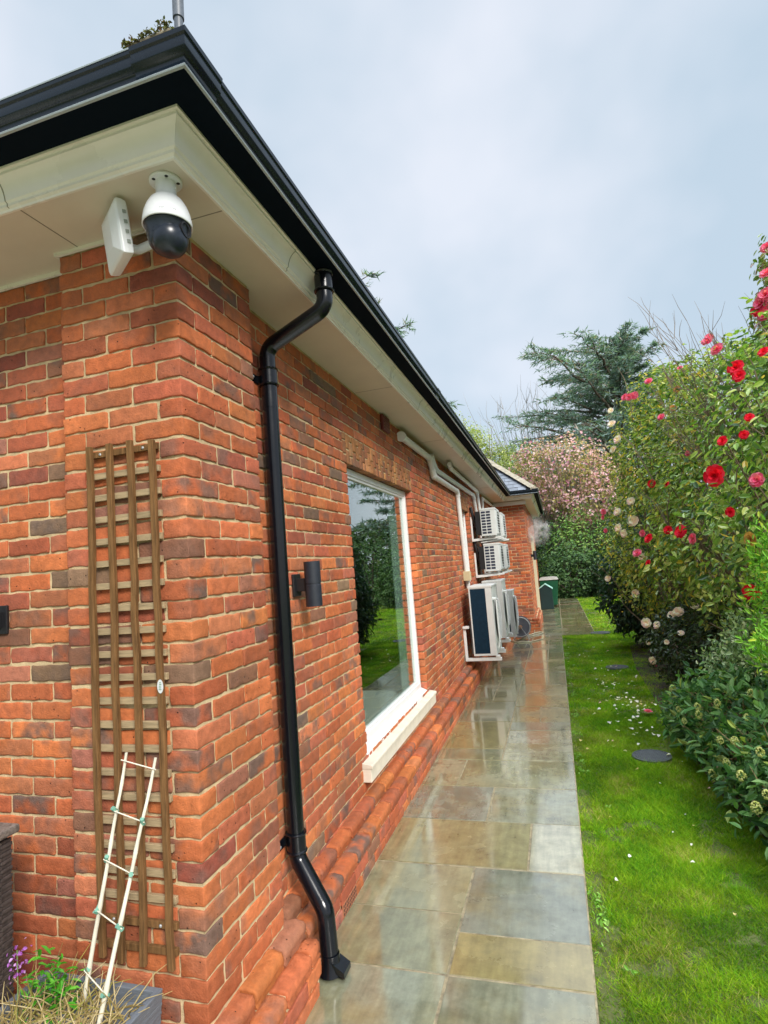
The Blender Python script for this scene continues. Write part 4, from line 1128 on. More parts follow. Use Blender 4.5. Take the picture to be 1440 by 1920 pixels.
# ------------------------------------------------------------------ air conditioners
def louvre_side(mb, x0, x1, y, z0, z1, nx, nz):
    w = (x1-x0)/nx; h = (z1-z0)/nz
    for i in range(nx):
        for j in range(nz):
            mb.box(x0+i*w+.008, x0+(i+1)*w-.008, y-.004, y+.001, z0+j*h+.009, z0+(j+1)*h-.009)
def small_unit(y0, y1, z0, z1, label, zb, slope=.02):
    t = thing('air_conditioner', (.2, (y0+y1)/2, z0), label, 'air conditioner', 'outdoor air conditioning units')
    X0, X1 = .085, .345
    b = MB().box(X0, X1, y0, y1, z0, z1).box(X0-.006, X1+.008, y0-.006, y1+.006, z1-.03, z1+.004).box(X1, X1+.012, y0+.02, y1-.02, z0+.02, z1-.05)\
        .build('casing', WHITE_METAL, t, bevel=.012, seg=3)
    g1_ = MB(); louvre_side(g1_, X0+.012, X0+.185, y0, z0+.03, z1-.04, 2, 8); g1_.build('side_grille', GRILLE, t)
    cyy = (y0+y1)/2+.05; zc = (z0+z1)/2; rr = (z1-z0)*.40
    fg = MB()
    fg.lathe([(0, .013), (rr, .013)], (X1, cyy, zc), 32, 'X').build('fan_opening', BLACKM, t)
    fg = MB()
    for i in range(9): fg.box(X1+.012, X1+.024, cyy-rr, cyy+rr, zc-rr+i*rr/4-.004, zc-rr+i*rr/4+.004)
    fg.build('fan_guard', WHITE_METAL, t)
    br_ = MB()
    for yy in (y0+.06, y1-.1):
        br_.box(XS+.002, XS+.03, yy, yy+.035, zb, zb+.44).add([(XS+.03, yy, zb), (XS+.03, yy+.035, zb), (.40, yy, zb+.03), (.40, yy+.035, zb+.03), (XS+.03, yy, zb+.045), (XS+.03, yy+.035, zb+.045), (.40, yy, zb+.06), (.40, yy+.035, zb+.06)],
                                                                 [(0, 1, 3, 2), (4, 5, 7, 6), (0, 2, 6, 4), (1, 3, 7, 5), (2, 3, 7, 6), (0, 1, 5, 4)])
        br_.box(.12, .16, yy, yy+.03, zb+.055, z0+.001).box(.28, .32, yy, yy+.03, zb+.058, z0+.001)
    br_.build('wall_bracket', WHITE, t, bevel=.003)
    pp = MB().tube(rounded([(.085, y0+.12, z0+.12), (.0, y0+.10, z0+.15), (-.06, y0+.05, z1-.05), (-.07, y0+.05, z1+.05)], .03, 4), .028, 10)
    pp.box(X0-.09, X0-.005, y0+.01, y1-.02, z0+.04, z1-.04)
    pp.build('pipework', BLACKM, t, smooth='auto')
    return t
small_unit(8.2, 8.97, 2.165, 2.645, 'upper near white air conditioning unit with dark side grille, high on wall', 2.085)
small_unit(9.45, 10.25, 2.165, 2.645, 'upper far white air conditioning unit, behind the near one at the same height', 2.085)
small_unit(8.28, 9.1, 1.545, 2.03, 'middle near white air conditioning unit with dark side grille, directly above the big units', 1.445)
small_unit(9.55, 10.3, 1.545, 2.03, 'middle far white air conditioning unit, mostly hidden behind the near middle one', 1.445)
def big_unit(y0, y1, z0, z1, label, X0=.03, X1=.35, feet=True):
    t = thing('heat_pump', (.2, (y0+y1)/2, z0), label, 'heat pump', 'large outdoor units low on the wall')
    MB().box(X0, X1, y0, y1, z0, z1).box(X0-.008, X1+.010, y0-.006, y1+.006, z1-.025, z1+.004).box(X0, X1, y0-.005, y0, z0, z0+.03).box(X1-.085, X1+.003, y0-.005, y0, z0+.03, z1-.03).box(X0, X0+.02, y0-.005, y0, z0+.03, z1-.03)\
        .build('casing', WHITE_METAL, t, bevel=.006)
    MB().box(X0+.02, X1-.085, y0-.004, y0+.001, z0+.03, z1-.035).build('coil_side', NAVY, t)
    yc = (y0+y1)/2+.08; zc = (z0+z1)/2-.02; rr = .29
    g = MB()
    g.lathe([(0, .02), (rr, .02)], (X1, yc, zc), 36, 'X').build('fan_opening', BLACKM, t)
    h = MB()
    for i in range(27):
        zz = zc-rr+i*2*rr/26; hw = math.sqrt(max(rr*rr-(zz-zc)**2, .004))
        h.box(X1+.028, X1+.044, yc-hw, yc+hw, zz-.0035, zz+.0035)
    ya = yc-rr-.05
    h.tube(rounded([(X1, ya, zc+rr+.02), (X1+.045, ya, zc+rr+.01), (X1+.045, ya+.01, zc-rr+.0), (X1+.02, ya+.02, zc-rr-.10)], .02, 4), .012, 8)
    h.box(X1, X1+.05, ya-.02, ya+.12, zc+rr+.01, zc+rr+.035)
    h.build('fan_guard', WHITE, t, bevel=.002)
    MB().lathe([(0, .006), (.018, .006), (.02, 0)], (X1, y0+.16, z0+.13), 16, 'X').build('badge', mat('badge', (.25, .25, .25), .4), t)
    br_ = MB()
    for yy in (y0+.02, y1-.1):
        br_.box(XS+.002, XS+.04, yy, yy+.04, z0-.075, z0+.42).box(XS+.04, .41, yy, yy+.04, z0-.075, z0-.03).box(.33, .39, yy-.01, yy+.05, z0-.03, z0+.001)
        br_.box(XS+.002, XS+.09, yy-.03, yy+.05, z0+.385, z0+.42)
    br_.build('wall_bracket', WHITE, t, bevel=.004)
    return t
big_unit(6.4, 7.18, .41, 1.385, 'nearest large white outdoor unit with a tall dark navy side, low on the wall')
big_unit(8.05, 8.85, .42, 1.385, 'second large white outdoor unit, behind the nearest one, showing a navy strip')
big_unit(9.55, 10.1, .30, 1.12, 'third outdoor unit, shorter, farthest along the wall beside the hose reel', X0=.03, X1=.40)

# conduits
def conduit(pts, r, label, w=None, caps=True):
    t = thing('cable_trunking', pts[0], label, 'trunking', 'white trunking runs under the soffit')
    ps = [Vector(p) for p in pts]
    for i in range(len(ps)-1):
        d = (ps[i+1]-ps[i]).normalized()
        MB().tube([ps[i]-d*(r*.2 if i else 0), ps[i+1]+d*r*.2], r, 14).build('trunking_run', WHITE, t, smooth='auto')
    for p, a, b in zip(ps[1:-1], ps, ps[2:]):
        da, db = (a-p).normalized()*r*2.3, (b-p).normalized()*r*2.3
        MB().tube([p+da, p+da*.45, p+db*.45+Vector((0, 0, 0)), p+db], r*1.16, 14).build('elbow', WHITE, t, smooth='auto')
    return t
xc = -.066
c1 = conduit([(xc, 3.62, 3.03), (xc, 4.93, 3.03), (xc, 5.05, 2.83), (xc, 6.83, 2.83), (xc, 7.06, 1.36)], .036, 'nearest white trunking, running under the soffit then down to the cream box')
MB().lathe([(0, 0), (.05, .0), (.052, .012), (.05, .03), (.045, .045)], (xc, 3.56, 3.03), 20, 'Y').build('end_cap', WHITE, c1, smooth='auto')
c2 = conduit([(xc, 5.02, 3.09), (xc, 5.2, 2.93), (xc, 8.72, 2.96), (xc, 9.0, 2.5)], .034, 'middle white trunking, running parallel behind the nearest one to the upper units')
c3 = conduit([(.03, 5.75, 3.075), (xc+.05, 6.1, 3.075), (xc+.05, 8.95, 3.05), (xc+.05, 9.2, 2.4)], .03, 'white trunking tight under the soffit with a rounded end, highest of the three long runs')
c4 = conduit([(xc, 12.42, 3.04), (xc, 10.1, 3.04), (xc, 10.0, 2.45)], .03, 'farthest white trunking, from the wing wall to the upper far unit')
jb = thing('junction_box', (xc, 7.0, 1.52), 'small cream junction box on the white trunking above the nearest large unit', 'junction box')
MB().box(XS, .0, 6.9, 7.02, 1.455, 1.60).build('box_body', mat('box_cream', (.55, .47, .28), .5), jb, bevel=.006)
MB().box(.0, .006, 6.91, 7.01, 1.465, 1.59).build('box_lid', MATS['box_cream'], jb, bevel=.002)

# hose reel
hr = thing('hose_reel', (.32, 11.0, 0), 'grey hose reel on folding legs standing by the far end of the wall', 'hose reel')
cR = Vector((.40, 11.0, .25))
for dy in (-.09, .09):
    MB().lathe([(.03, dy), (.20, dy), (.222, dy+.007), (.222, dy-.007), (.20, dy-.004), (.03, dy-.004)], tuple(cR), 30, 'Y').build('reel_disc', mat('reel_grey', (.12, .13, .16), .4, var=.2, vscale=10), hr, smooth='auto')
MB().lathe([(.05, -.085), (.15, -.08), (.17, 0), (.15, .08), (.05, .085)], tuple(cR), 24, 'Y').build('wound_hose', HOSE, hr, smooth=True)
MB().lathe([(.205+.012*math.cos(t), -.09+.012*math.sin(t)) for t in [i*math.pi/4 for i in range(9)]], tuple(cR), 36, 'Y').build('reel_rim', mat('rim_pale', (.5, .5, .47), .4), hr, smooth=True)
MB().lathe([(0, -.13), (.035, -.13), (.04, -.12), (.04, -.095)], tuple(cR), 16, 'Y').build('hub', mat('hub_orange', (.45, .2, .06), .5), hr, smooth='auto')
for y_ in (10.86, 11.14): MB().tube([(.24, y_, 0), (.40, y_, .27), (.57, y_, 0)], .012, 8).build('stand', GALV, hr, smooth='auto')
hp = [(.35, 11.0, .02), (.5, 11.3, .012), (.7, 11.75, .012), (.80, 11.85, .012), (.84, 11.65, .012), (.74, 11.4, .012), (.5, 11.05, .012), (.3, 10.95, .03)]
hp2 = [(.15, 10.9, .05), (.2, 10.6, .012), (.35, 10.35, .012), (.6, 10.35, .012), (.85, 10.7, .012)]
tag(MB().tube(rounded(hp, .03, 4), .010, 8).tube(rounded(hp2, .04, 4), .010, 8).build('garden_hose', HOSE, smooth='auto'), 'pale hose trailing in loops on the wet path beside the hose reel', 'hose')

# bins
bn = thing('wheelie_bin', (1.0, 18.5, 0), 'green wheelie bin with grey lid at the far end of the path', 'bin')
vs = frus(.74, 1.2, 18.25, 18.75, .05, .68, 1.29, 18.18, 18.8, .90)
MB().add(vs, [(3, 2, 1, 0), (0, 1, 5, 4), (1, 2, 6, 5), (2, 3, 7, 6), (3, 0, 4, 7), (4, 5, 6, 7)]).build('bin_body', GREENBIN, bn, bevel=.02)
MB().add(frus(.66, 1.31, 18.14, 18.84, .90, .70, 1.27, 18.2, 18.8, .97)+frus(.70, 1.27, 18.2, 18.8, .97, .8, 1.15, 18.3, 18.7, 1.0), [(3, 2, 1, 0), (0, 1, 5, 4), (1, 2, 6, 5), (2, 3, 7, 6), (3, 0, 4, 7), (8, 9, 13, 12), (9, 10, 14, 13), (10, 11, 15, 14), (11, 8, 12, 15), (12, 13, 14, 15)]).build('bin_lid', GREYLID, bn, bevel=.012)
for x in (.78, 1.12): MB().lathe([(0, 0), (.09, 0), (.1, .02), (.09, .05), (0, .05)], (x, 18.8, .1), 16, 'X').build('wheel', BLACKM, bn, smooth='auto')
gb = thing('storage_box', (.88, 17.6, 0), 'dark green box with a pointed pale edged top in front of the wheelie bin', 'storage box')
pf = [(.69, 0), (1.08, 0), (1.07, .66), (.87, .80), (.68, .68)]
mbx = MB(); mbx.add([(x, 17.38, z) for x, z in pf]+[(x, 17.85, z) for x, z in pf], [(0, 1, 2, 3, 4), (9, 8, 7, 6, 5)]+[(i, (i+1) % 5, 5+(i+1) % 5, 5+i) for i in range(5)])
mbx.build('box_body', DARKGREEN, gb, bevel=.01)
MB().add([(1.10, 17.36, .665), (.87, 17.36, .825), (.66, 17.36, .685), (1.10, 17.36, .64), (.87, 17.36, .80), (.66, 17.36, .66),
          (1.10, 17.86, .665), (.87, 17.86, .825), (.66, 17.86, .685), (1.10, 17.86, .64), (.87, 17.86, .80), (.66, 17.86, .66)],
         [(0, 1, 4, 3), (1, 2, 5, 4), (6, 7, 10, 9), (7, 8, 11, 10), (0, 1, 7, 6), (1, 2, 8, 7), (3, 4, 10, 9), (4, 5, 11, 10), (0, 3, 9, 6), (2, 5, 11, 8)]).build('box_lid', mat('pale_edge', (.35, .62, .55), .4), gb)

# chimney with moss and a flue pipe
ch = thing('chimney_stack', (-3.1, 4.2, 5), 'red brick chimney top with a mossy cap showing above the gutter corner', 'chimney')
cb = []
for k in range(48):
    z0 = 8.85-.075*(k+1); z1 = z0+.065; s_ = .1125 if k % 2 else 0
    x = -3.42-s_
    while x < -2.82:
        a, b = max(x, -3.42), min(x+.215, -2.82)
        if b-a > .03: cb.append((a, b, 4.0, 4.1, z0, z1))
        x += .225
    y = 4.1-s_
    while y < 4.6:
        a, b = max(y, 4.105), min(y+.215, 4.6)
        if b-a > .03: cb.append((-2.92, -2.82, a, b, z0, z1)); cb.append((-3.42, -3.32, a, b, z0, z1))
        y += .225
bricks('stack', cb, ch, near=False)
MB().box(-3.41, -2.83, 4.01, 4.6, 5, 8.85).build('stack_mortar', MORTAR, ch)
MB().box(-3.46, -2.78, 3.96, 4.64, 8.85, 8.90).build('capping', HT, ch, bevel=.02)
n = 2600; P = np.stack([RNG.uniform(-3.5, -2.76, n), RNG.uniform(3.93, 4.66, n), np.zeros(n)], 1)
P[:, 2] = 8.88+np.abs(.06*np.sin(P[:, 0]*14+P[:, 1]*5)+.04*np.sin(P[:, 1]*19+P[:, 0]*9))*RNG.uniform(.4, 1.5, n)
leaf_part('moss', P, rnd_dir(n), RNG.uniform(.03, .07, n), .6, pal_cols([(.09, .10, .03), (.16, .16, .05), (.06, .05, .03), (.14, .08, .04)], [3, 2, 2, 1], n), LEAFM, ch)
fp = thing('flue_pipe', (-2.66, 4.0, 6), 'grey metal flue pipe rising out of frame above the corner of the roof', 'flue')
MB().tube([(-2.685, 4.0, 6), (-2.665, 4.0, 9.02)], .056, 16).build('pipe', mat('mast_grey', (.10, .115, .14), .45, var=.2, vscale=8), fp, smooth='auto')
MB().tube([(-2.665, 4.0, 9.0), (-2.66, 4.0, 9.5)], .072, 16).build('pipe_collar', MATS['mast_grey'], fp, smooth='auto')

# manhole covers
def manhole(x, y, r, z, label):
    t = MB().lathe([(r, z-.03), (r, z), (r-.012, z+.002), (r-.014, z-.003), (r-.02, z-.003), (r-.022, z+.001), (0, z+.001)], (x, y, 0), 48)
    for i in range(-9, 10):
        for j in range(-9, 10):
            px, py = x+i*r/10, y+j*r/10
            if (px-x)**2+(py-y)**2 < (r*.84)**2 and (i+j) % 2 == 0:
                t.box(px-r/34, px+r/34, py-r/22, py+r/22, z, z+.004)
    o = t.build('manhole_cover', IRON); o.location = (0, 0, 0)
    return tag(o, label, 'manhole cover', 'round manhole covers in the lawn')
manhole(1.876, 3.64, .155, -.006, 'nearest round grey manhole cover, half under the edge of the shrub')
manhole(1.994, 7.59, .16, -.006, 'middle round grey manhole cover in the lawn with petals around it')
manhole(2.03, 11.4, .2, .004, 'farthest round manhole cover, seen as a thin grey sliver by the path corner')

# ------------------------------------------------------------------ plants
def blobs_points(blobs, n, shell=(.72, 1.04), seed=0, zmin=.03):
    """points near the skin of a union of lumpy ellipsoids, with outward directions"""
    vol = np.array([b[1][0]*b[1][1]+b[1][1]*b[1][2]+b[1][0]*b[1][2] for b in blobs]); cnt = (n*vol/vol.sum()).astype(int)
    PP, OO = [], []
    for (c, r), k in zip(blobs, cnt):
        d = rnd_dir(k); c = np.array(c); r = np.array(r)
        lump = 1+.10*np.sin(d[:, 0]*7+c[0]*3)*np.sin(d[:, 2]*8+c[1])+.08*np.sin(d[:, 1]*13+d[:, 2]*11+c[2])
        rad = RNG.uniform(shell[0], shell[1], k)*lump
        p = c+d*r*rad[:, None]; o = unit(d/r)
        keep = p[:, 2] > zmin
        for (c2, r2__) in blobs:
            if np.allclose(c2, c): continue
            q = ((p-np.array(c2))/np.array(r2__)); keep &= (q*q).sum(1) > .55
        PP.append(p[keep]); OO.append(o[keep])
    return np.concatenate(PP), np.concatenate(OO)
def clumped(P, O, keepfrac, sc=3.0):
    v = np.sin(P[:, 0]*sc*1.7+1)*np.sin(P[:, 1]*sc*1.3+2)*np.sin(P[:, 2]*sc*1.9+.5)+.5*np.sin(P[:, 0]*sc*4+P[:, 2]*sc*3.3)*np.sin(P[:, 1]*sc*3.7)
    k = v > np.quantile(v, 1-keepfrac)
    k |= RNG.random(len(P)) < .25
    return P[k], O[k]
def stems(name, base, tips, parent, r0=.03, r1=.004, m=TWIG, wig=.12, kids=0, klen=.4):
    mb = MB()
    for t in tips:
        b = Vector(base)+Vector((random.uniform(-.15, .15), random.uniform(-.15, .15), 0)) if not isinstance(base, list) else Vector(random.choice(base))
        t = Vector(t); n = 6; ps = []
        bow = Vector((random.uniform(-1, 1), random.uniform(-1, 1), random.uniform(0, .6)))*wig
        for i in range(n+1):
            s = i/n; ps.append(b.lerp(t, s)+bow*math.sin(s*math.pi)+Vector((random.uniform(-1, 1), random.uniform(-1, 1), random.uniform(-1, 1)))*wig*.15)
        mb.tube(ps, [r0+(r1-r0)*(i/n)**.7 for i in range(n+1)], 5, cap=False)
        for k in range(kids):
            s = random.randint(2, n); p = ps[s]; d = ((ps[s]-ps[s-1]).normalized()+Vector((random.uniform(-1, 1), random.uniform(-1, 1), random.uniform(-.3, .9)))*.8).normalized()
            L = klen*random.uniform(.4, 1.1); q = p+d*L*.5+Vector((0, 0, .03)); e = q+(d+Vector((random.uniform(-.4, .4), random.uniform(-.4, .4), .25))).normalized()*L*.5
            mb.tube([p, q, e], [r1*1.6, r1*1.2, r1*.5], 4, cap=False)
    return mb.build(name, m, parent)
def flower_mesh(r, pal, rows=3, seed=0):
    """a double camellia bloom: rings of cupped petals"""
    V, F, C = [], [], []
    for ring in range(rows):
        k = (9, 7, 5, 4)[ring]; tilt = (.15, .55, .95, 1.25)[ring]; L = r*(1, .82, .6, .4)[ring]; w = L*.85
        for i in range(k):
            a = 6.283*(i+.5*(ring % 2))/k+random.uniform(-.12, .12); tt = tilt+random.uniform(-.1, .1)
            ca, sa = math.cos(a), math.sin(a); b = len(V); c = random.choice(pal); q = random.uniform(.8, 1.15)
            for (u, v, h) in ((.05, -.12, 0), (.05, .12, 0), (.55, -.5, .10), (.55, .5, .10), (.95, -.34, .02), (.95, .34, .02), (1.05, 0, -.02), (.6, 0, .0)):
                x = u*L*math.cos(tt); z = u*L*math.sin(tt)+h*L; y = v*w
                V.append((x*ca-y*sa, x*sa+y*ca, z)); C.append((c[0]*q, c[1]*q, c[2]*q, 1))
            F += [(b, b+1, b+7), (b, b+7, b+2), (b+1, b+3, b+7), (b+2, b+7, b+4), (b+7, b+3, b+5), (b+4, b+7, b+6), (b+7, b+5, b+6)]
    mb = MB(); mb.v = V; mb.f = F; mb.c = C; mb.n = len(V)
    return mb
def proto_mesh(mb, name, m):
    me = bpy.data.meshes.new(name); me.from_pydata(mb.v, [], mb.f); me.update()
    at = me.color_attributes.new('bc', 'FLOAT_COLOR', 'POINT'); at.data.foreach_set('color', np.array(mb.c, dtype=np.float32).ravel())
    me.materials.append(m); return me
RED = [(.78, .012, .04), (.62, .008, .03), (.85, .04, .09)]
PINK = [(.80, .10, .24), (.72, .16, .28), (.85, .22, .36)]
PALE = [(.90, .76, .76), (.88, .86, .84), (.90, .66, .70)]
BROWN = [(.45, .2, .07), (.6, .35, .12)]
FM = {}
for nm_, pl_ in (('red', RED), ('pink', PINK), ('pale', PALE), ('brown', BROWN)):
    FM[nm_] = [proto_mesh(flower_mesh(.05, pl_, 4 if nm_ in ('red', 'pink') else 3), 'flower', PETAL) for _ in range(3)]
def put_flower(parent, kind, p, out, s=1.0):
    o = bpy.data.objects.new('flower', random.choice(FM[kind])); COL.objects.link(o); o.parent = parent
    o.location = Vector(p)-world_loc(parent)
    d = (Vector(out)+Vector((random.uniform(-.3, .3), random.uniform(-.3, .3), random.uniform(-.1, .4)))).normalized()
    o.rotation_euler = d.to_track_quat('Z', 'Y').to_euler(); o.scale = (s, s, s)
    return o
def ray(px, py):
    return (fw+r2*((px-720)/1058.66)-u2*((py-960)/1058.66))
def at_y(px, py, y):
    d = ray(px, py); t = (y-CP.y)/d.y; return CP+d*t
def skin_at(px, py, blobs, off=1.04):
    """nearest point where the sight line of a measured flower meets the crown, used to place it on the shrub"""
    d = ray(px, py); best = None
    for c, r in blobs:
        c = Vector(c); o = Vector(((CP[i]-c[i])/(r[i]*off) for i in range(3))); e = Vector((d[i]/(r[i]*off) for i in range(3)))
        A_ = e.dot(e); B_ = 2*o.dot(e); C_ = o.dot(o)-1; D_ = B_*B_-4*A_*C_
        if D_ < 0: continue
        t = (-B_-math.sqrt(D_))/(2*A_)
        if t > 0 and (best is None or t < best[0]): best = (t, CP+d*t, Vector(((CP+d*t-c)[i]/r[i]**2 for i in range(3))).normalized())
    return best

# main camellia
CB = [((3.55, 5.6, 1.75), (1.25, 1.3, 1.25)), ((3.75, 5.4, 2.9), (1.05, 1.2, .95)), ((3.3, 6.3, 2.7), (.95, 1.0, 1.05)), ((4.3, 4.9, 2.2), (1.2, 1.2, 1.5)), ((3.15, 5.2, 1.9), (.75, .75, .8)), ((4.1, 5.6, 3.5), (1.1, 1.1, .75)), ((3.45, 6.4, 3.65), (.75, .8, .62))]
ca = thing('camellia', (3.6, 4.6, 0), 'big camellia with large red and pink blooms and glossy leaves, right of the lawn', 'shrub')
P, O = blobs_points(CB, 60000, (.62, 1.05)); P, O = clumped(P, O, .44, 3.4)
n = len(P)
cc_ = pal_cols([(.12, .23, .035), (.20, .33, .055), (.33, .43, .10), (.5, .53, .14), (.06, .12, .03), (.65, .48, .06)], [3.4, 5, 5, 3.2, 2.4, .8], n)
leaf_part('leaves', P, O, RNG.uniform(.05, .10, n), .5, cc_, LEAF, ca, up=.7)
tips = [tuple(P[i]*.97+np.array([.1, 0, 0])) for i in RNG.choice(n, 150)]
stems('branches', (3.9, 5.6, 0), tips, ca, .035, .005, wig=.25, kids=3, klen=.5)
FL = [(1341, 892, 'red', 1.3), (1380, 690, 'red', .9), (1222, 907, 'red', .85), (1250, 909, 'red', .7), (1217, 1010, 'red', 1), (1277, 997, 'red', 1), (1253, 994, 'red', .8), (1410, 1110, 'red', 1.1), (1326, 640, 'pink', 1.1),
      (1345, 655, 'pink', .9), (1216, 715, 'pink', .8), (1275, 690, 'pink', .6), (1240, 782, 'pink', .8), (1195, 1037, 'pink', .9), (1216, 1056, 'red', .7), (1405, 783, 'red', .5), (1355, 827, 'red', .6), (1395, 815, 'red', .5), (1432, 660, 'red', .6),
      (1386, 705, 'red', .7), (1270, 730, 'brown', .8), (1262, 765, 'brown', .7), (1408, 1010, 'brown', .8), (1180, 745, 'pink', .8), (1186, 742, 'pink', .7), (1330, 632, 'pink', .8), (1300, 1010, 'pink', .8), (1205, 1000, 'pink', .7), (1420, 900, 'pink', .8), (1290, 850, 'pink', .6), (1370, 960, 'red', .6)]
def mk_flowers(par, L, blobs):
    for px, py, kd, s in L:
        h = skin_at(px, py, blobs)
        if h is None: 
            p = at_y(px, py, blobs[0][0][1]-.2); out = Vector((-.4, -.8, .2))
        else:
            p, out = h[1], (h[2]+Vector((-.25, -.9, .1))).normalized()
        put_flower(par, kd, p, out, s*(1.2 if par.location.y < 6 else 1.2))
NB = [((3.0, 2.8, 2.35), (.62, .85, 1.0)), ((3.3, 3.3, 2.9), (.7, .9, .75)), ((2.85, 3.6, 1.9), (.5, .7, .75)), ((3.1, 2.4, 1.7), (.5, .6, .55))]
CN = [(.12, .24, .035), (.20, .34, .06), (.32, .44, .10), (.50, .55, .16), (.05, .11, .03), (.62, .46, .06)]
P, O = blobs_points(NB, 11500, (.35, 1.06)); P, O = clumped(P, O, .46, 4.2); n = len(P)
leaf_part('leaves', P, O, RNG.uniform(.05, .09, n), .5, pal_cols(CN, [3, 5, 4, 2, 3, .4], n), LEAF, ca, up=.7)
stems('branches', (3.6, 3.6, .4), [tuple(P[i]) for i in RNG.choice(n, 60)], ca, .02, .004, wig=.18, kids=3, klen=.4)
mk_flowers(ca, FL, CB+NB)
# paler camellia on the left flank, farther away
CB2 = [((2.95, 7.5, 1.75), (.95, 1.0, 1.3)), ((3.15, 7.6, 2.9), (.85, .95, .95)), ((2.7, 7.2, 1.9), (.62, .7, .9)), ((3.3, 8.1, 2.0), (1.0, 1.0, 1.6)), ((2.78, 7.2, 3.05), (.58, .7, .75)), ((3.05, 7.0, 3.75), (.6, .7, .6))]
cp_ = thing('camellia', (3.1, 7.7, 0), 'pale flowered camellia with yellowing leaves on the left flank of the shrub bank', 'shrub')
P, O = blobs_points(CB2, 42000, (.7, 1.05)); P, O = clumped(P, O, .5, 3.6); n = len(P)
cc_ = pal_cols([(.15, .25, .04), (.28, .36, .06), (.5, .48, .08), (.07, .13, .03), (.75, .53, .05)], [4, 4, 3, 3, 1], n)
leaf_part('leaves', P, O, RNG.uniform(.045, .075, n), .52, cc_, LEAF, cp_, up=.7)
stems('branches', (3.1, 7.7, 0), [tuple(P[i]) for i in RNG.choice(n, 70)], cp_, .03, .005, wig=.2, kids=2)
mk_flowers(cp_, [(1147, 795, 'pale', 1.1), (1158, 824, 'pale', 1.1), (1150, 843, 'pale', 1), (1183, 940, 'pale', 1), (1158, 960, 'pale', 1), (1187, 977, 'pale', 1.3), (1160, 990, 'pale', 1.1), (1170, 1000, 'pale', 1), (1253, 980, 'pale', 1),
                  (1132, 960, 'pink', .8), (1131, 970, 'pink', .7), (1136, 995, 'pink', .6), (1140, 1085, 'pale', .8), (1192, 1113, 'pale', 1), (1205, 1045, 'pale', 1), (1172, 745, 'pink', 1), (1190, 742, 'pink', 1), (1145, 770, 'pale', .8)], CB2)
# low part: dark leaves with white blooms under the big shrub
CB3 = [((2.75, 5.9, .55), (.5, .75, .5)), ((3.2, 5.2, .6), (.6, .6, .55))]
cw = thing('camellia', (2.9, 5.6, 0), 'low dark camellia with white and blush blooms under the big shrub', 'shrub')
P, O = blobs_points(CB3, 9000, (.6, 1.05)); n = len(P)
leaf_part('leaves', P, O, RNG.uniform(.04, .07, n), .5, pal_cols([(.02, .045, .012), (.035, .07, .02), (.07, .11, .03)], [4, 3, 1], n), LEAF, cw)
stems('branches', (2.9, 5.7, 0), [tuple(P[i]) for i in RNG.choice(n, 25)], cw, .02, .004)
mk_flowers(cw, [(1272, 1148, 'pale', 1.1), (1260, 1153, 'pale', .9), (1212, 1168, 'pale', 1), (1232, 1172, 'pale', .8), (1302, 1136, 'pale', .8), (1277, 1187, 'pale', .6), (1250, 1204, 'pale', .5), (1224, 1238, 'pale', .8), (1216, 1205, 'pale', .5)], CB3)
# dark laurel at the far left foot
LB = [((2.75, 9.3, 1.0), (.72, .8, .85)), ((2.65, 9.0, 1.45), (.55, .6, .45)), ((3.2, 9.8, 1.6), (.8, .8, 1.2))]
lr = thing('laurel', (2.8, 9.3, 0), 'dark glossy laurel drooping to the lawn at the far left foot of the shrubs', 'shrub')
P, O = blobs_points(LB, 15000, (.7, 1.05)); n = len(P)
leaf_part('leaves', P, O, RNG.uniform(.08, .14, n), .4, pal_cols([(.012, .04, .018), (.02, .06, .022), (.05, .09, .04)], [4, 4, 1.5], n), LEAF, lr, droop=.6)
stems('branches', (2.85, 9.4, 0), [tuple(P[i]) for i in RNG.choice(n, 25)], lr, .03, .006)
# twiggy bare shrub
tw = thing('twiggy_shrub', (3.5, 4.9, 0), 'bare brown twigs of an unleafed shrub standing up through the camellia', 'shrub')
tips = [tuple(at_y(random.uniform(1215, 1430), random.uniform(590, 860), random.uniform(4.3, 5.0))) for _ in range(80)]
stems('twigs', [(3.6, 5.0, 2.1), (3.8, 5.1, 1.9), (3.3, 4.9, 2.2), (3.9, 4.9, 2.4)], tips, tw, .007, .0020, m=mat('dead_twig', (.25, .19, .13), .85), wig=.16, kids=5, klen=.32)
# camellia branch hanging in at the top right
TB = [((3.47, 3.95, 3.75), (.27, .3, .42)), ((3.55, 4.0, 3.2), (.3, .3, .35)), ((3.66, 4.1, 4.3), (.34, .3, .35)), ((3.9, 4.3, 3.6), (.5, .5, .9))]
tb = thing('camellia', (4.3, 4.4, 0), 'tall camellia branch with pink red blooms at the top right edge of the photo', 'shrub')
P, O = blobs_points(TB, 9000, (.3, 1.08)); n = len(P)
leaf_part('leaves', P, O, RNG.uniform(.05, .08, n), .5, pal_cols([(.12, .2, .04), (.26, .33, .09), (.4, .4, .16), (.3, .17, .15)], [4, 4, 2, 1.5], n), LEAF, tb, droop=.7)
stems('branches', (4.3, 4.4, 0), [tuple(P[i]) for i in RNG.choice(n, 24)], tb, .03, .005)
mk_flowers(tb, [(1428, 568, 'pink', 1.3), (1424, 580, 'red', 1.2), (1436, 552, 'pink', 1.1), (1438, 512, 'pink', 1), (1438, 465, 'pink', .9), (1434, 590, 'pink', 1)], TB)
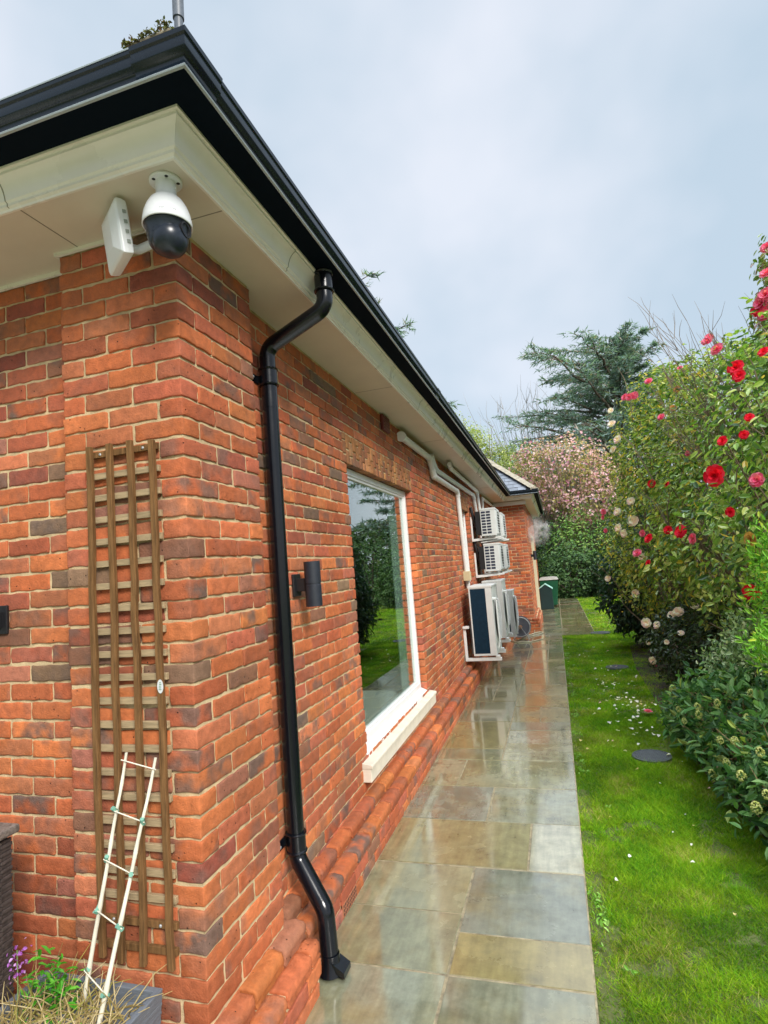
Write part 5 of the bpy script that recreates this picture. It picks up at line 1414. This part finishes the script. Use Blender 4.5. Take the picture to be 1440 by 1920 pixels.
# variegated shrub
VB = [((2.95, 3.9, .75), (.42, .5, .42)), ((3.3, 3.6, .72), (.48, .5, .45)), ((2.75, 4.2, .55), (.32, .35, .3))]
vg = thing('variegated_shrub', (3.1, 3.9, 0), 'variegated shrub with small white edged leaves between the camellia and the skimmia', 'shrub')
P, O = blobs_points(VB, 9500, (.55, 1.06)); P, O = clumped(P, O, .7, 6); n = len(P)
leaf_part('leaves', P, O, RNG.uniform(.035, .058, n), .5, pal_cols([(.24, .36, .17), (.42, .54, .3), (.7, .76, .5), (.10, .19, .07)], [4, 3, 1.6, 3], n), LEAFM, vg, up=.9, droop=-.4)
stems('branches', (3.0, 3.9, 0), [tuple(P[i]) for i in RNG.choice(n, 40)], vg, .012, .003, wig=.06)
# bright green shrub at the right edge
BB = [((2.46, 2.1, 1.66), (.10, .15, .2)), ((2.52, 2.2, 1.38), (.17, .2, .34)), ((2.38, 2.0, 1.14), (.14, .15, .15))]
bg = thing('bright_green_shrub', (2.75, 2.3, 0), 'vivid lime green young shrub at the right edge of the photo', 'shrub')
P, O = blobs_points(BB, 2600, (.3, 1.1)); P, O = clumped(P, O, .6, 8); n = len(P)
leaf_part('leaves', P, O, RNG.uniform(.028, .052, n), .36, pal_cols([(.15, .38, .03), (.23, .46, .05), (.38, .48, .04), (.07, .22, .02)], [4, 4, 1, 2], n), LEAFM, bg, up=.6, droop=-.5)
stems('branches', (2.75, 2.3, 0), [tuple(P[i]) for i in RNG.choice(n, 26)], bg, .01, .003, wig=.08, m=mat('green_stem', (.2, .26, .08), .7))
# skimmia
SB = [((2.75, 3.35, .32), (.62, .75, .42)), ((2.72, 2.5, .30), (.55, .75, .36)), ((2.85, 1.9, .25), (.6, .6, .34)), ((2.62, 2.15, .2), (.48, .5, .3)), ((2.7, 1.6, .2), (.42, .45, .28)), ((2.38, 3.9, .2), (.32, .75, .24)), ((2.42, 3.0, .18), (.30, .7, .22)), ((2.5, 3.75, .30), (.42, .5, .34))]
sk = thing('skimmia', (2.75, 2.8, 0), 'low skimmia with dark oval leaves and yellow green flower buds along the lawn edge', 'shrub')
P, O = blobs_points(SB, 13500, (.5, 1.08)); n = len(P)
cc_ = pal_cols([(.055, .15, .04), (.10, .22, .06), (.18, .32, .11), (.27, .34, .07), (.03, .09, .028)], [4, 4, 2, .8, 3], n)
leaf_part('leaves', P, O, RNG.uniform(.06, .105, n), .40, cc_, LEAFS, sk, up=.8, droop=-.1)
stems('branches', [(2.6, 3.4, 0), (2.6, 2.6, 0), (2.75, 2.0, 0), (2.45, 3.7, 0)], [tuple(P[i]) for i in RNG.choice(n, 150)], sk, .009, .003, wig=.07, kids=1, klen=.15, m=mat('skimmia_stem', (.26, .19, .09), .8))
bud_pts = [(1283, 1352), (1308, 1325), (1310, 1340), (1272, 1330), (1345, 1318), (1263, 1385), (1378, 1390), (1362, 1430), (1350, 1388), (1437, 1490), (1418, 1515), (1270, 1248), (1262, 1292), (1400, 1345), (1425, 1410), (1335, 1450), (1390, 1455), (1408, 1300)]
bm_ = []
for v in range(2):
    mb = MB()
    for i in range(60):
        d = Vector((random.gauss(0, 1), random.gauss(0, 1), random.gauss(.3, 1))).normalized(); p = Vector((d.x*.022, d.y*.022, d.z*.028))
        c = random.choice([(.50, .52, .16), (.40, .46, .12), (.6, .6, .28)])
        s = .0055; mb.add([p+Vector((s, 0, 0)), p-Vector((s, 0, 0)), p+Vector((0, s, 0)), p-Vector((0, s, 0)), p+Vector((0, 0, s)), p-Vector((0, 0, s))],
                          [(0, 2, 4), (2, 1, 4), (1, 3, 4), (3, 0, 4), (2, 0, 5), (1, 2, 5), (3, 1, 5), (0, 3, 5)], (*c, 1))
    bm_.append(proto_mesh(mb, 'flower_bud', LEAFM))
for px, py in bud_pts:
    h = skin_at(px, py, SB, 1.08)
    if not h: continue
    o = bpy.data.objects.new('flower_bud', random.choice(bm_)); COL.objects.link(o); o.parent = sk; o.location = h[1]-world_loc(sk)
    s = random.uniform(.75, 1.15); o.scale = (s, s, s)

kw = len(WP)
tag(leaf_part('weeds', WP, unit(RNG.normal(size=(kw, 3))*[1, 1, .3]+[0, 0, .5]), RNG.uniform(.015, .032, kw), .5, pal_cols([(.2, .42, .05), (.3, .5, .12), (.14, .3, .04)], [2, 2, 1], kw), LEAFM, None), 'tiny leafy weeds along the lawn edge of the path', 'weeds', kind='stuff')
# fallen petals
pme = []
for kd, pl_ in (('w', (.82, .76, .72)), ('p', (.8, .5, .55)), ('y', (.6, .5, .2))):
    mb = MB(); vs = []
    for i in range(8):
        a = i*math.pi/4; vs.append((.017*math.cos(a)*(1 if i % 3 else .8), .012*math.sin(a), .004*math.sin(a*2)+.004))
    mb.add(vs+[(0, 0, .001)], [(i, (i+1) % 8, 8) for i in range(8)], (*pl_, 1)); pme.append(proto_mesh(mb, 'fallen_petal', PETAL))
PET = [(x, y) for x, y in ((1210, 1330), (1180, 1360), (1150, 1365), (1125, 1362), (1195, 1340), (1140, 1388), (1235, 1350))]
pets = []
for i in range(130):
    if i < 95: x, y = random.gauss(1.9, .17), random.gauss(5.4, 1.15)
    else: x, y = random.uniform(1.3, 2.0), random.uniform(.9, 10)
    if x < 1.27 or x > 2.3: continue
    o = bpy.data.objects.new('fallen_petal', pme[0 if i < 120 and i % 7 else random.choice((1, 2, 2))]); COL.objects.link(o)
    o.location = (x, y, .006); o.rotation_euler = (random.uniform(-.5, .5), random.uniform(-.5, .5), random.uniform(0, 6.28)); s = random.uniform(.5, 1.5)*(.6 if y < 3 else 1); o.scale = (s, s, s)
    tag(o, 'one of the small fallen camellia petals scattered on the lawn', 'petal', 'fallen petals on the lawn')
for i, (px, py, kd, lb) in enumerate(((1216, 1338, 'pink', 'pink camellia bloom fallen on the lawn by the skimmia'), (1225, 1240, 'pale', 'blush camellia bloom lying on the soil below the shrubs'), (1228, 1253, 'pink', 'pink camellia bloom lying on the soil beside the blush one'), (1241, 1243, 'brown', 'brown withered camellia bloom on the soil under the shrubs'))):
    d = ray(px, py); t = -CP.z/d.z; p = CP+d*t
    o = bpy.data.objects.new('fallen_flower', random.choice(FM[kd])); COL.objects.link(o); o.location = (p.x, p.y, .02); o.rotation_euler = (random.uniform(-.6, .2), random.uniform(-.3, .3), 1); o.scale = (.9, .9, .9)
    tag(o, lb, 'flower')

# ------------------------------------------------------------------ trees behind
def conifer(name, base, H, Rm, label, nlimb=90, z0=.18, leafn=26, droop=.12, asym=(0, 0), rise=.25, size=.34, seed=1, dens=1.0, top=1.0, group=None, col=None):
    random.seed(seed)
    t = thing(name, base, label, 'tree', group)
    b = Vector(base); tk = MB()
    tk.tube([b, b+Vector((.1, .1, H*.4)), b+Vector((-.1, 0, H*.75)), b+Vector((.05, 0, H*.98))], [Rm*.065, Rm*.05, Rm*.025, Rm*.006], 10)
    PP, DD = [], []
    for i in range(nlimb):
        f = z0+(1-z0)*(i/nlimb)**1.0; z = H*f
        L = Rm*(1-((f-z0)/(1-z0))**2.6*.62)*random.uniform(.45, 1.15); a = i*2.4+random.uniform(-.4, .4)
        L *= 1+asym[0]*math.cos(a-asym[1])
        st_ = b+Vector((0, 0, z)); d = Vector((math.cos(a), math.sin(a), 0)); ps = []
        k = 7; rs = rise*(.4+f*1.1)+random.uniform(-.08, .1)
        for j in range(k+1):
            s = j/k; ps.append(st_+d*L*s+Vector((0, 0, L*(rs*s-droop*s*s)))+Vector((random.uniform(-1, 1), random.uniform(-1, 1), random.uniform(-.4, .4)))*.04*L*s)
        tk.tube(ps, [max(.02, L*.022*(1-j/k)+.012) for j in range(k+1)], 5, cap=False)
        for j in range(2, k+1):
            nb = int(4*dens+.5)
            for q in range(nb):
                sd = random.choice((-1, 1)); c = ps[j-1].lerp(ps[j], random.random()); w = L*.34*(1.1-j/k*.6)*random.uniform(.4, 1.1)
                perp = Vector((-d.y, d.x, 0))*sd
                e = c+(perp*.8+d*.7).normalized()*w+Vector((0, 0, -.1*w+random.uniform(-.05, .10)*w))
                if q % 2 == 0: tk.tube([c, c.lerp(e, .5)+Vector((0, 0, .02*w)), e], [.022, .015, .006], 3, cap=False)
                m_ = int(leafn*random.uniform(.5, 1.2))
                for _ in range(m_):
                    u = random.random()**.8; p = c.lerp(e, u); PP.append((p.x+random.gauss(0, .07*w+.05), p.y+random.gauss(0, .07*w+.05), p.z+random.gauss(0, .05)+.03)); dd = (e-c).normalized(); DD.append(tuple(dd))
    P = np.array(PP); D = unit(np.array(DD)+RNG.normal(0, .55, (len(PP), 3))); n = len(P)
    N = unit(RNG.normal(0, .6, (n, 3))+np.array([0, 0, 1.0]))
    C = pal_cols(col or [(.14, .22, .20), (.19, .28, .26), (.28, .36, .34), (.10, .16, .15), (.34, .28, .25)], [3, 3, 1.6, 2, .7][:len(col or [0]*5)], n)
    N2 = N-D*(N*D).sum(1, keepdims=True); N2 = unit(N2); S_ = np.cross(D, N2); s = (size*RNG.uniform(.6, 1.3, n))[:, None]
    V = np.stack([P-S_*s*.10, P+S_*s*.10, P+D*s], 1).reshape(-1, 3)
    tk.build('trunk', BARK, t, smooth=True)
    npmesh('crown', V, np.arange(3*n).reshape(-1, 3), LEAFM, t, np.repeat(C, 3, axis=0))
    return t
conifer('cedar_tree', (6.6, 40, 0), 15.4, 8.2, 'large blue green cedar with layered branches rising behind the shrubs', 130, .16, 19, .15, (.30, math.pi), .40, .40, 4, 1.25)
conifer('cedar_tree', (-8.3, 24, 0), 14.9, 6.15, 'cedar behind the roof, only its branch tips showing past the gutter', 80, .2, 16, .12, (.0, 0), .28, .34, 5, 1.0)
conifer('dark_conifer', (19.5, 36, 0), 13.5, 6, 'dark conifer beyond the garden, seen only mirrored in the window', 70, .1, 14, .14, (0, 0), .3, .5, 8, 1.0)

def broadleaf(name, base, blobs, n, size, pal, w, label, cat='tree', keep=.55, sc=1.2, asp=.55, shell=(.35, 1.05), trunk=.15, nst=40, m=LEAFM, kids=3, klen=1.0, group=None, twigm=None):
    t = thing(name, base, label, cat, group)
    P, O = blobs_points(blobs, n, shell, zmin=.05); P, O = clumped(P, O, keep, sc); k = len(P)
    leaf_part('crown', P, O, RNG.uniform(size*.6, size*1.3, k), asp, pal_cols(pal, w, k, .25), m, t)
    stems('trunk', base, [tuple(P[i]) for i in RNG.choice(k, nst)], t, trunk, trunk*.08, m=twigm or BARK, wig=trunk*2.5, kids=kids, klen=klen)
    return t
# pink blossoming tree
pkp = at_y
PKB = [((.9, 27.5, 6.2), (1.3, 1.6, 1.3)), ((2.4, 27, 5.9), (1.7, 1.7, 1.6)), ((3.9, 27, 5.0), (1.3, 1.6, 1.5)), ((2.2, 27.3, 4.6), (1.8, 1.6, 1.3)), ((3.2, 26.6, 3.9), (1.6, 1.5, .9))]
pk = broadleaf('blossom_tree', (2.3, 27.5, 0), PKB, 17000, .13, [(.42, .36, .12), (.32, .32, .11), (.44, .33, .18), (.2, .2, .08)], [3, 3, 2, 2],
               'spreading tree with pink blossom and bare pale branches behind the far wing', keep=.24, sc=1.3, trunk=.10, nst=90, kids=5, klen=1.1, twigm=mat('pale_bark', (.27, .22, .16), .85, var=.2))
P, O = blobs_points(PKB, 12500, (.6, 1.15)); P, O = clumped(P, O, .24, 1.7); k = len(P)
leaf_part('blossom', P, O, RNG.uniform(.09, .18, k), .75, pal_cols([(.70, .40, .48), (.72, .46, .52), (.45, .18, .28), (.74, .58, .58)], [3, 3, 1.5, 1.5], k), PETAL, pk)
broadleaf('spring_tree', (-3.4, 38, 0), [((-3.4, 38, 8.8), (2.3, 2, 2.6)), ((-2.0, 38, 7.4), (2, 2, 2)), ((-4.6, 39, 10.4), (1.5, 1.5, 2))], 22000, .16,
          [(.36, .42, .12), (.48, .50, .20), (.26, .32, .12)], [3, 2, 2], 'fresh yellow green spring tree just past the end of the long gutter', keep=.4, sc=1.0, nst=60, kids=4, twigm=MATS['pale_bark'])
broadleaf('spring_tree', (-.2, 42, 0), [((-.2, 42, 8.2), (2.2, 2, 2.4)), ((1.2, 42, 6.8), (2.4, 2, 2.2))], 16000, .17,
          [(.42, .52, .16), (.50, .55, .25), (.2, .3, .1)], [3, 2, 2], 'second light green spring tree between the gutter end and the cedar', keep=.38, sc=.9, nst=50, kids=4, twigm=MATS['pale_bark'])
bt = thing('bare_tree', (.8, 46, 0), 'leafless pale grey tree with fine twigs against the sky left of the cedar', 'tree')
stems('branches', [(.8, 46, 0)], [(random.gauss(.6, 2.3), 46+random.gauss(0, 1.5), random.uniform(8.5, 14.6)) for _ in range(70)], bt, .10, .012, m=mat('grey_bark', (.30, .28, .26), .9), wig=.5, kids=8, klen=2.2)
# bank of evergreens that closes the garden
for i, (x, y, rx, rz_, lb, pl_) in enumerate((
        (1.9, 22.6, 1.15, 1.25, 'broad mid green shrub right behind the wheelie bin', 0), (3.4, 22.3, 1.1, 1.05, 'dark rounded shrub at the far end of the lawn', 1),
        (4.8, 22.6, 1.2, 1.5, 'taller mid green shrub beyond the far lawn, mostly hidden by the laurel', 0), (2.4, 24.6, 1.9, 2.1, 'tall bright green shrub under the pink blossom tree', 2), (.4, 24.4, 1.3, 2.0, 'dark evergreen behind the far corner of the wing', 1),
        (4.6, 25.6, 2.0, 2.3, 'deep green evergreen below the cedar', 1), (6.9, 24.5, 1.8, 2.2, 'green shrub far right, hidden behind the camellias and mirrored in the window', 0), (-1.5, 27, 2.0, 2.3, 'dark evergreen hidden behind the far wing', 1))):
    pal_ = ([(.05, .11, .03), (.08, .16, .05), (.12, .2, .07), (.02, .05, .02)], [(.02, .05, .022), (.035, .075, .03), (.07, .11, .05), (.012, .03, .012)], [(.10, .22, .04), (.17, .30, .06), (.06, .13, .03), (.24, .36, .08)])[pl_]
    broadleaf('evergreen_shrub', (x, y, 0), [((x, y, rz_*.75), (rx, rx, rz_)), ((x+rx*.4, y-.2, rz_*.5), (rx*.7, rx*.7, rz_*.6)), ((x-rx*.5, y, rz_*.45), (rx*.6, rx*.7, rz_*.6))], 9000, .13, pal_, [3, 3, 2, 2], lb, 'shrub', keep=.7, sc=2, nst=20,
              shell=(.55, 1.05), trunk=.05, kids=1, group='evergreen shrubs closing the garden')
# hedge and woods on the right, seen in the window
hd_ = thing('clipped_hedge', (12, 20, 0), 'clipped garden hedge along the far right boundary, seen mirrored in the window', 'hedge')
hp_n = 26000
ya = RNG.uniform(3, 34, hp_n); side_ = RNG.random(hp_n); top_ = side_ > .62
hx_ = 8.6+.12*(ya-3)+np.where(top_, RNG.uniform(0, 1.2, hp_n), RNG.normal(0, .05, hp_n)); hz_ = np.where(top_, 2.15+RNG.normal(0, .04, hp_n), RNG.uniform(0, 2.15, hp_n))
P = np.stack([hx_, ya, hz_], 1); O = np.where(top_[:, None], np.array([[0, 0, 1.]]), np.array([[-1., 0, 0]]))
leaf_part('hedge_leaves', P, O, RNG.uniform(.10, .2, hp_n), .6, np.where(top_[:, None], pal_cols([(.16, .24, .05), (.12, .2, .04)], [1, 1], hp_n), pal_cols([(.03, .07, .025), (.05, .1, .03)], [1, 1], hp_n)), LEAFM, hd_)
MB().add([(8.75, 3, 0), (12.5, 34, 0), (13.3, 34, 0), (9.6, 3, 0), (8.75, 3, 2.08), (12.5, 34, 2.08), (13.3, 34, 2.08), (9.6, 3, 2.08)], [(0, 1, 2, 3), (4, 5, 6, 7), (0, 1, 5, 4), (1, 2, 6, 5), (2, 3, 7, 6), (3, 0, 4, 7)]).build('hedge_core', mat('hedge_inside', (.02, .04, .015), .9), hd_)
woods_b = []
for i in range(15):
    a = -.62+i*.108; dist = 62+random.uniform(-5, 8)
    woods_b.append(((CP.x+dist*math.sin(a), CP.y+dist*math.cos(a), 2.4), (5, 4, random.uniform(3.4, 4.8))))
P, O = blobs_points(woods_b, 30000, (.8, 1.05)); k = len(P)
tag(leaf_part('woods', P, O, RNG.uniform(.5, 1.0, k), .6, pal_cols([(.05, .08, .04), (.08, .12, .05), (.11, .14, .06), (.03, .05, .03)], [2, 2, 1, 2], k), LEAFM, None), 'far off tree belt beyond the garden', 'woods', kind='stuff')

# steam from the boiler flue at the wing corner
stm = bpy.data.materials.new('steam'); stm.use_nodes = True
n_, l_ = stm.node_tree.nodes, stm.node_tree.links; n_.remove(n_['Principled BSDF'])
pvn = n_.new('ShaderNodeVolumePrincipled'); pvn.inputs['Color'].default_value = (.95, .95, .97, 1); pvn.inputs['Anisotropy'].default_value = .2
tcn = n_.new('ShaderNodeTexCoord'); non = n_.new('ShaderNodeTexNoise'); non.inputs['Scale'].default_value = 2.4; non.inputs['Detail'].default_value = 6; non.inputs['Distortion'].default_value = 1.2
ln_ = n_.new('ShaderNodeVectorMath'); ln_.operation = 'LENGTH'; fo = n_.new('ShaderNodeMapRange'); fo.inputs['From Min'].default_value = .2; fo.inputs['From Max'].default_value = .95; fo.inputs['To Min'].default_value = 1; fo.inputs['To Max'].default_value = 0
nm2 = n_.new('ShaderNodeMapRange'); nm2.inputs['From Min'].default_value = .46; nm2.inputs['From Max'].default_value = .75; nm2.inputs['To Max'].default_value = 6
mu_ = n_.new('ShaderNodeMath'); mu_.operation = 'MULTIPLY'
l_.new(tcn.outputs['Object'], ln_.inputs[0]); l_.new(ln_.outputs['Value'], fo.inputs['Value']); l_.new(tcn.outputs['Object'], non.inputs['Vector']); l_.new(non.outputs['Fac'], nm2.inputs['Value'])
l_.new(fo.outputs[0], mu_.inputs[0]); l_.new(nm2.outputs[0], mu_.inputs[1]); l_.new(mu_.outputs[0], pvn.inputs['Density']); l_.new(pvn.outputs[0], n_['Material Output'].inputs['Volume'])
me_s = MB().lathe([(math.sin(t), -math.cos(t)) for t in [i*math.pi/10 for i in range(11)]], (0, 0, 0), 20)
st_o = me_s.build('steam', stm); st_o.location = (.84, 13.9, 2.42); st_o.scale = (.46, .8, .50)
tag(st_o, 'wisp of white steam drifting past the corner of the far wing', 'steam', kind='stuff')
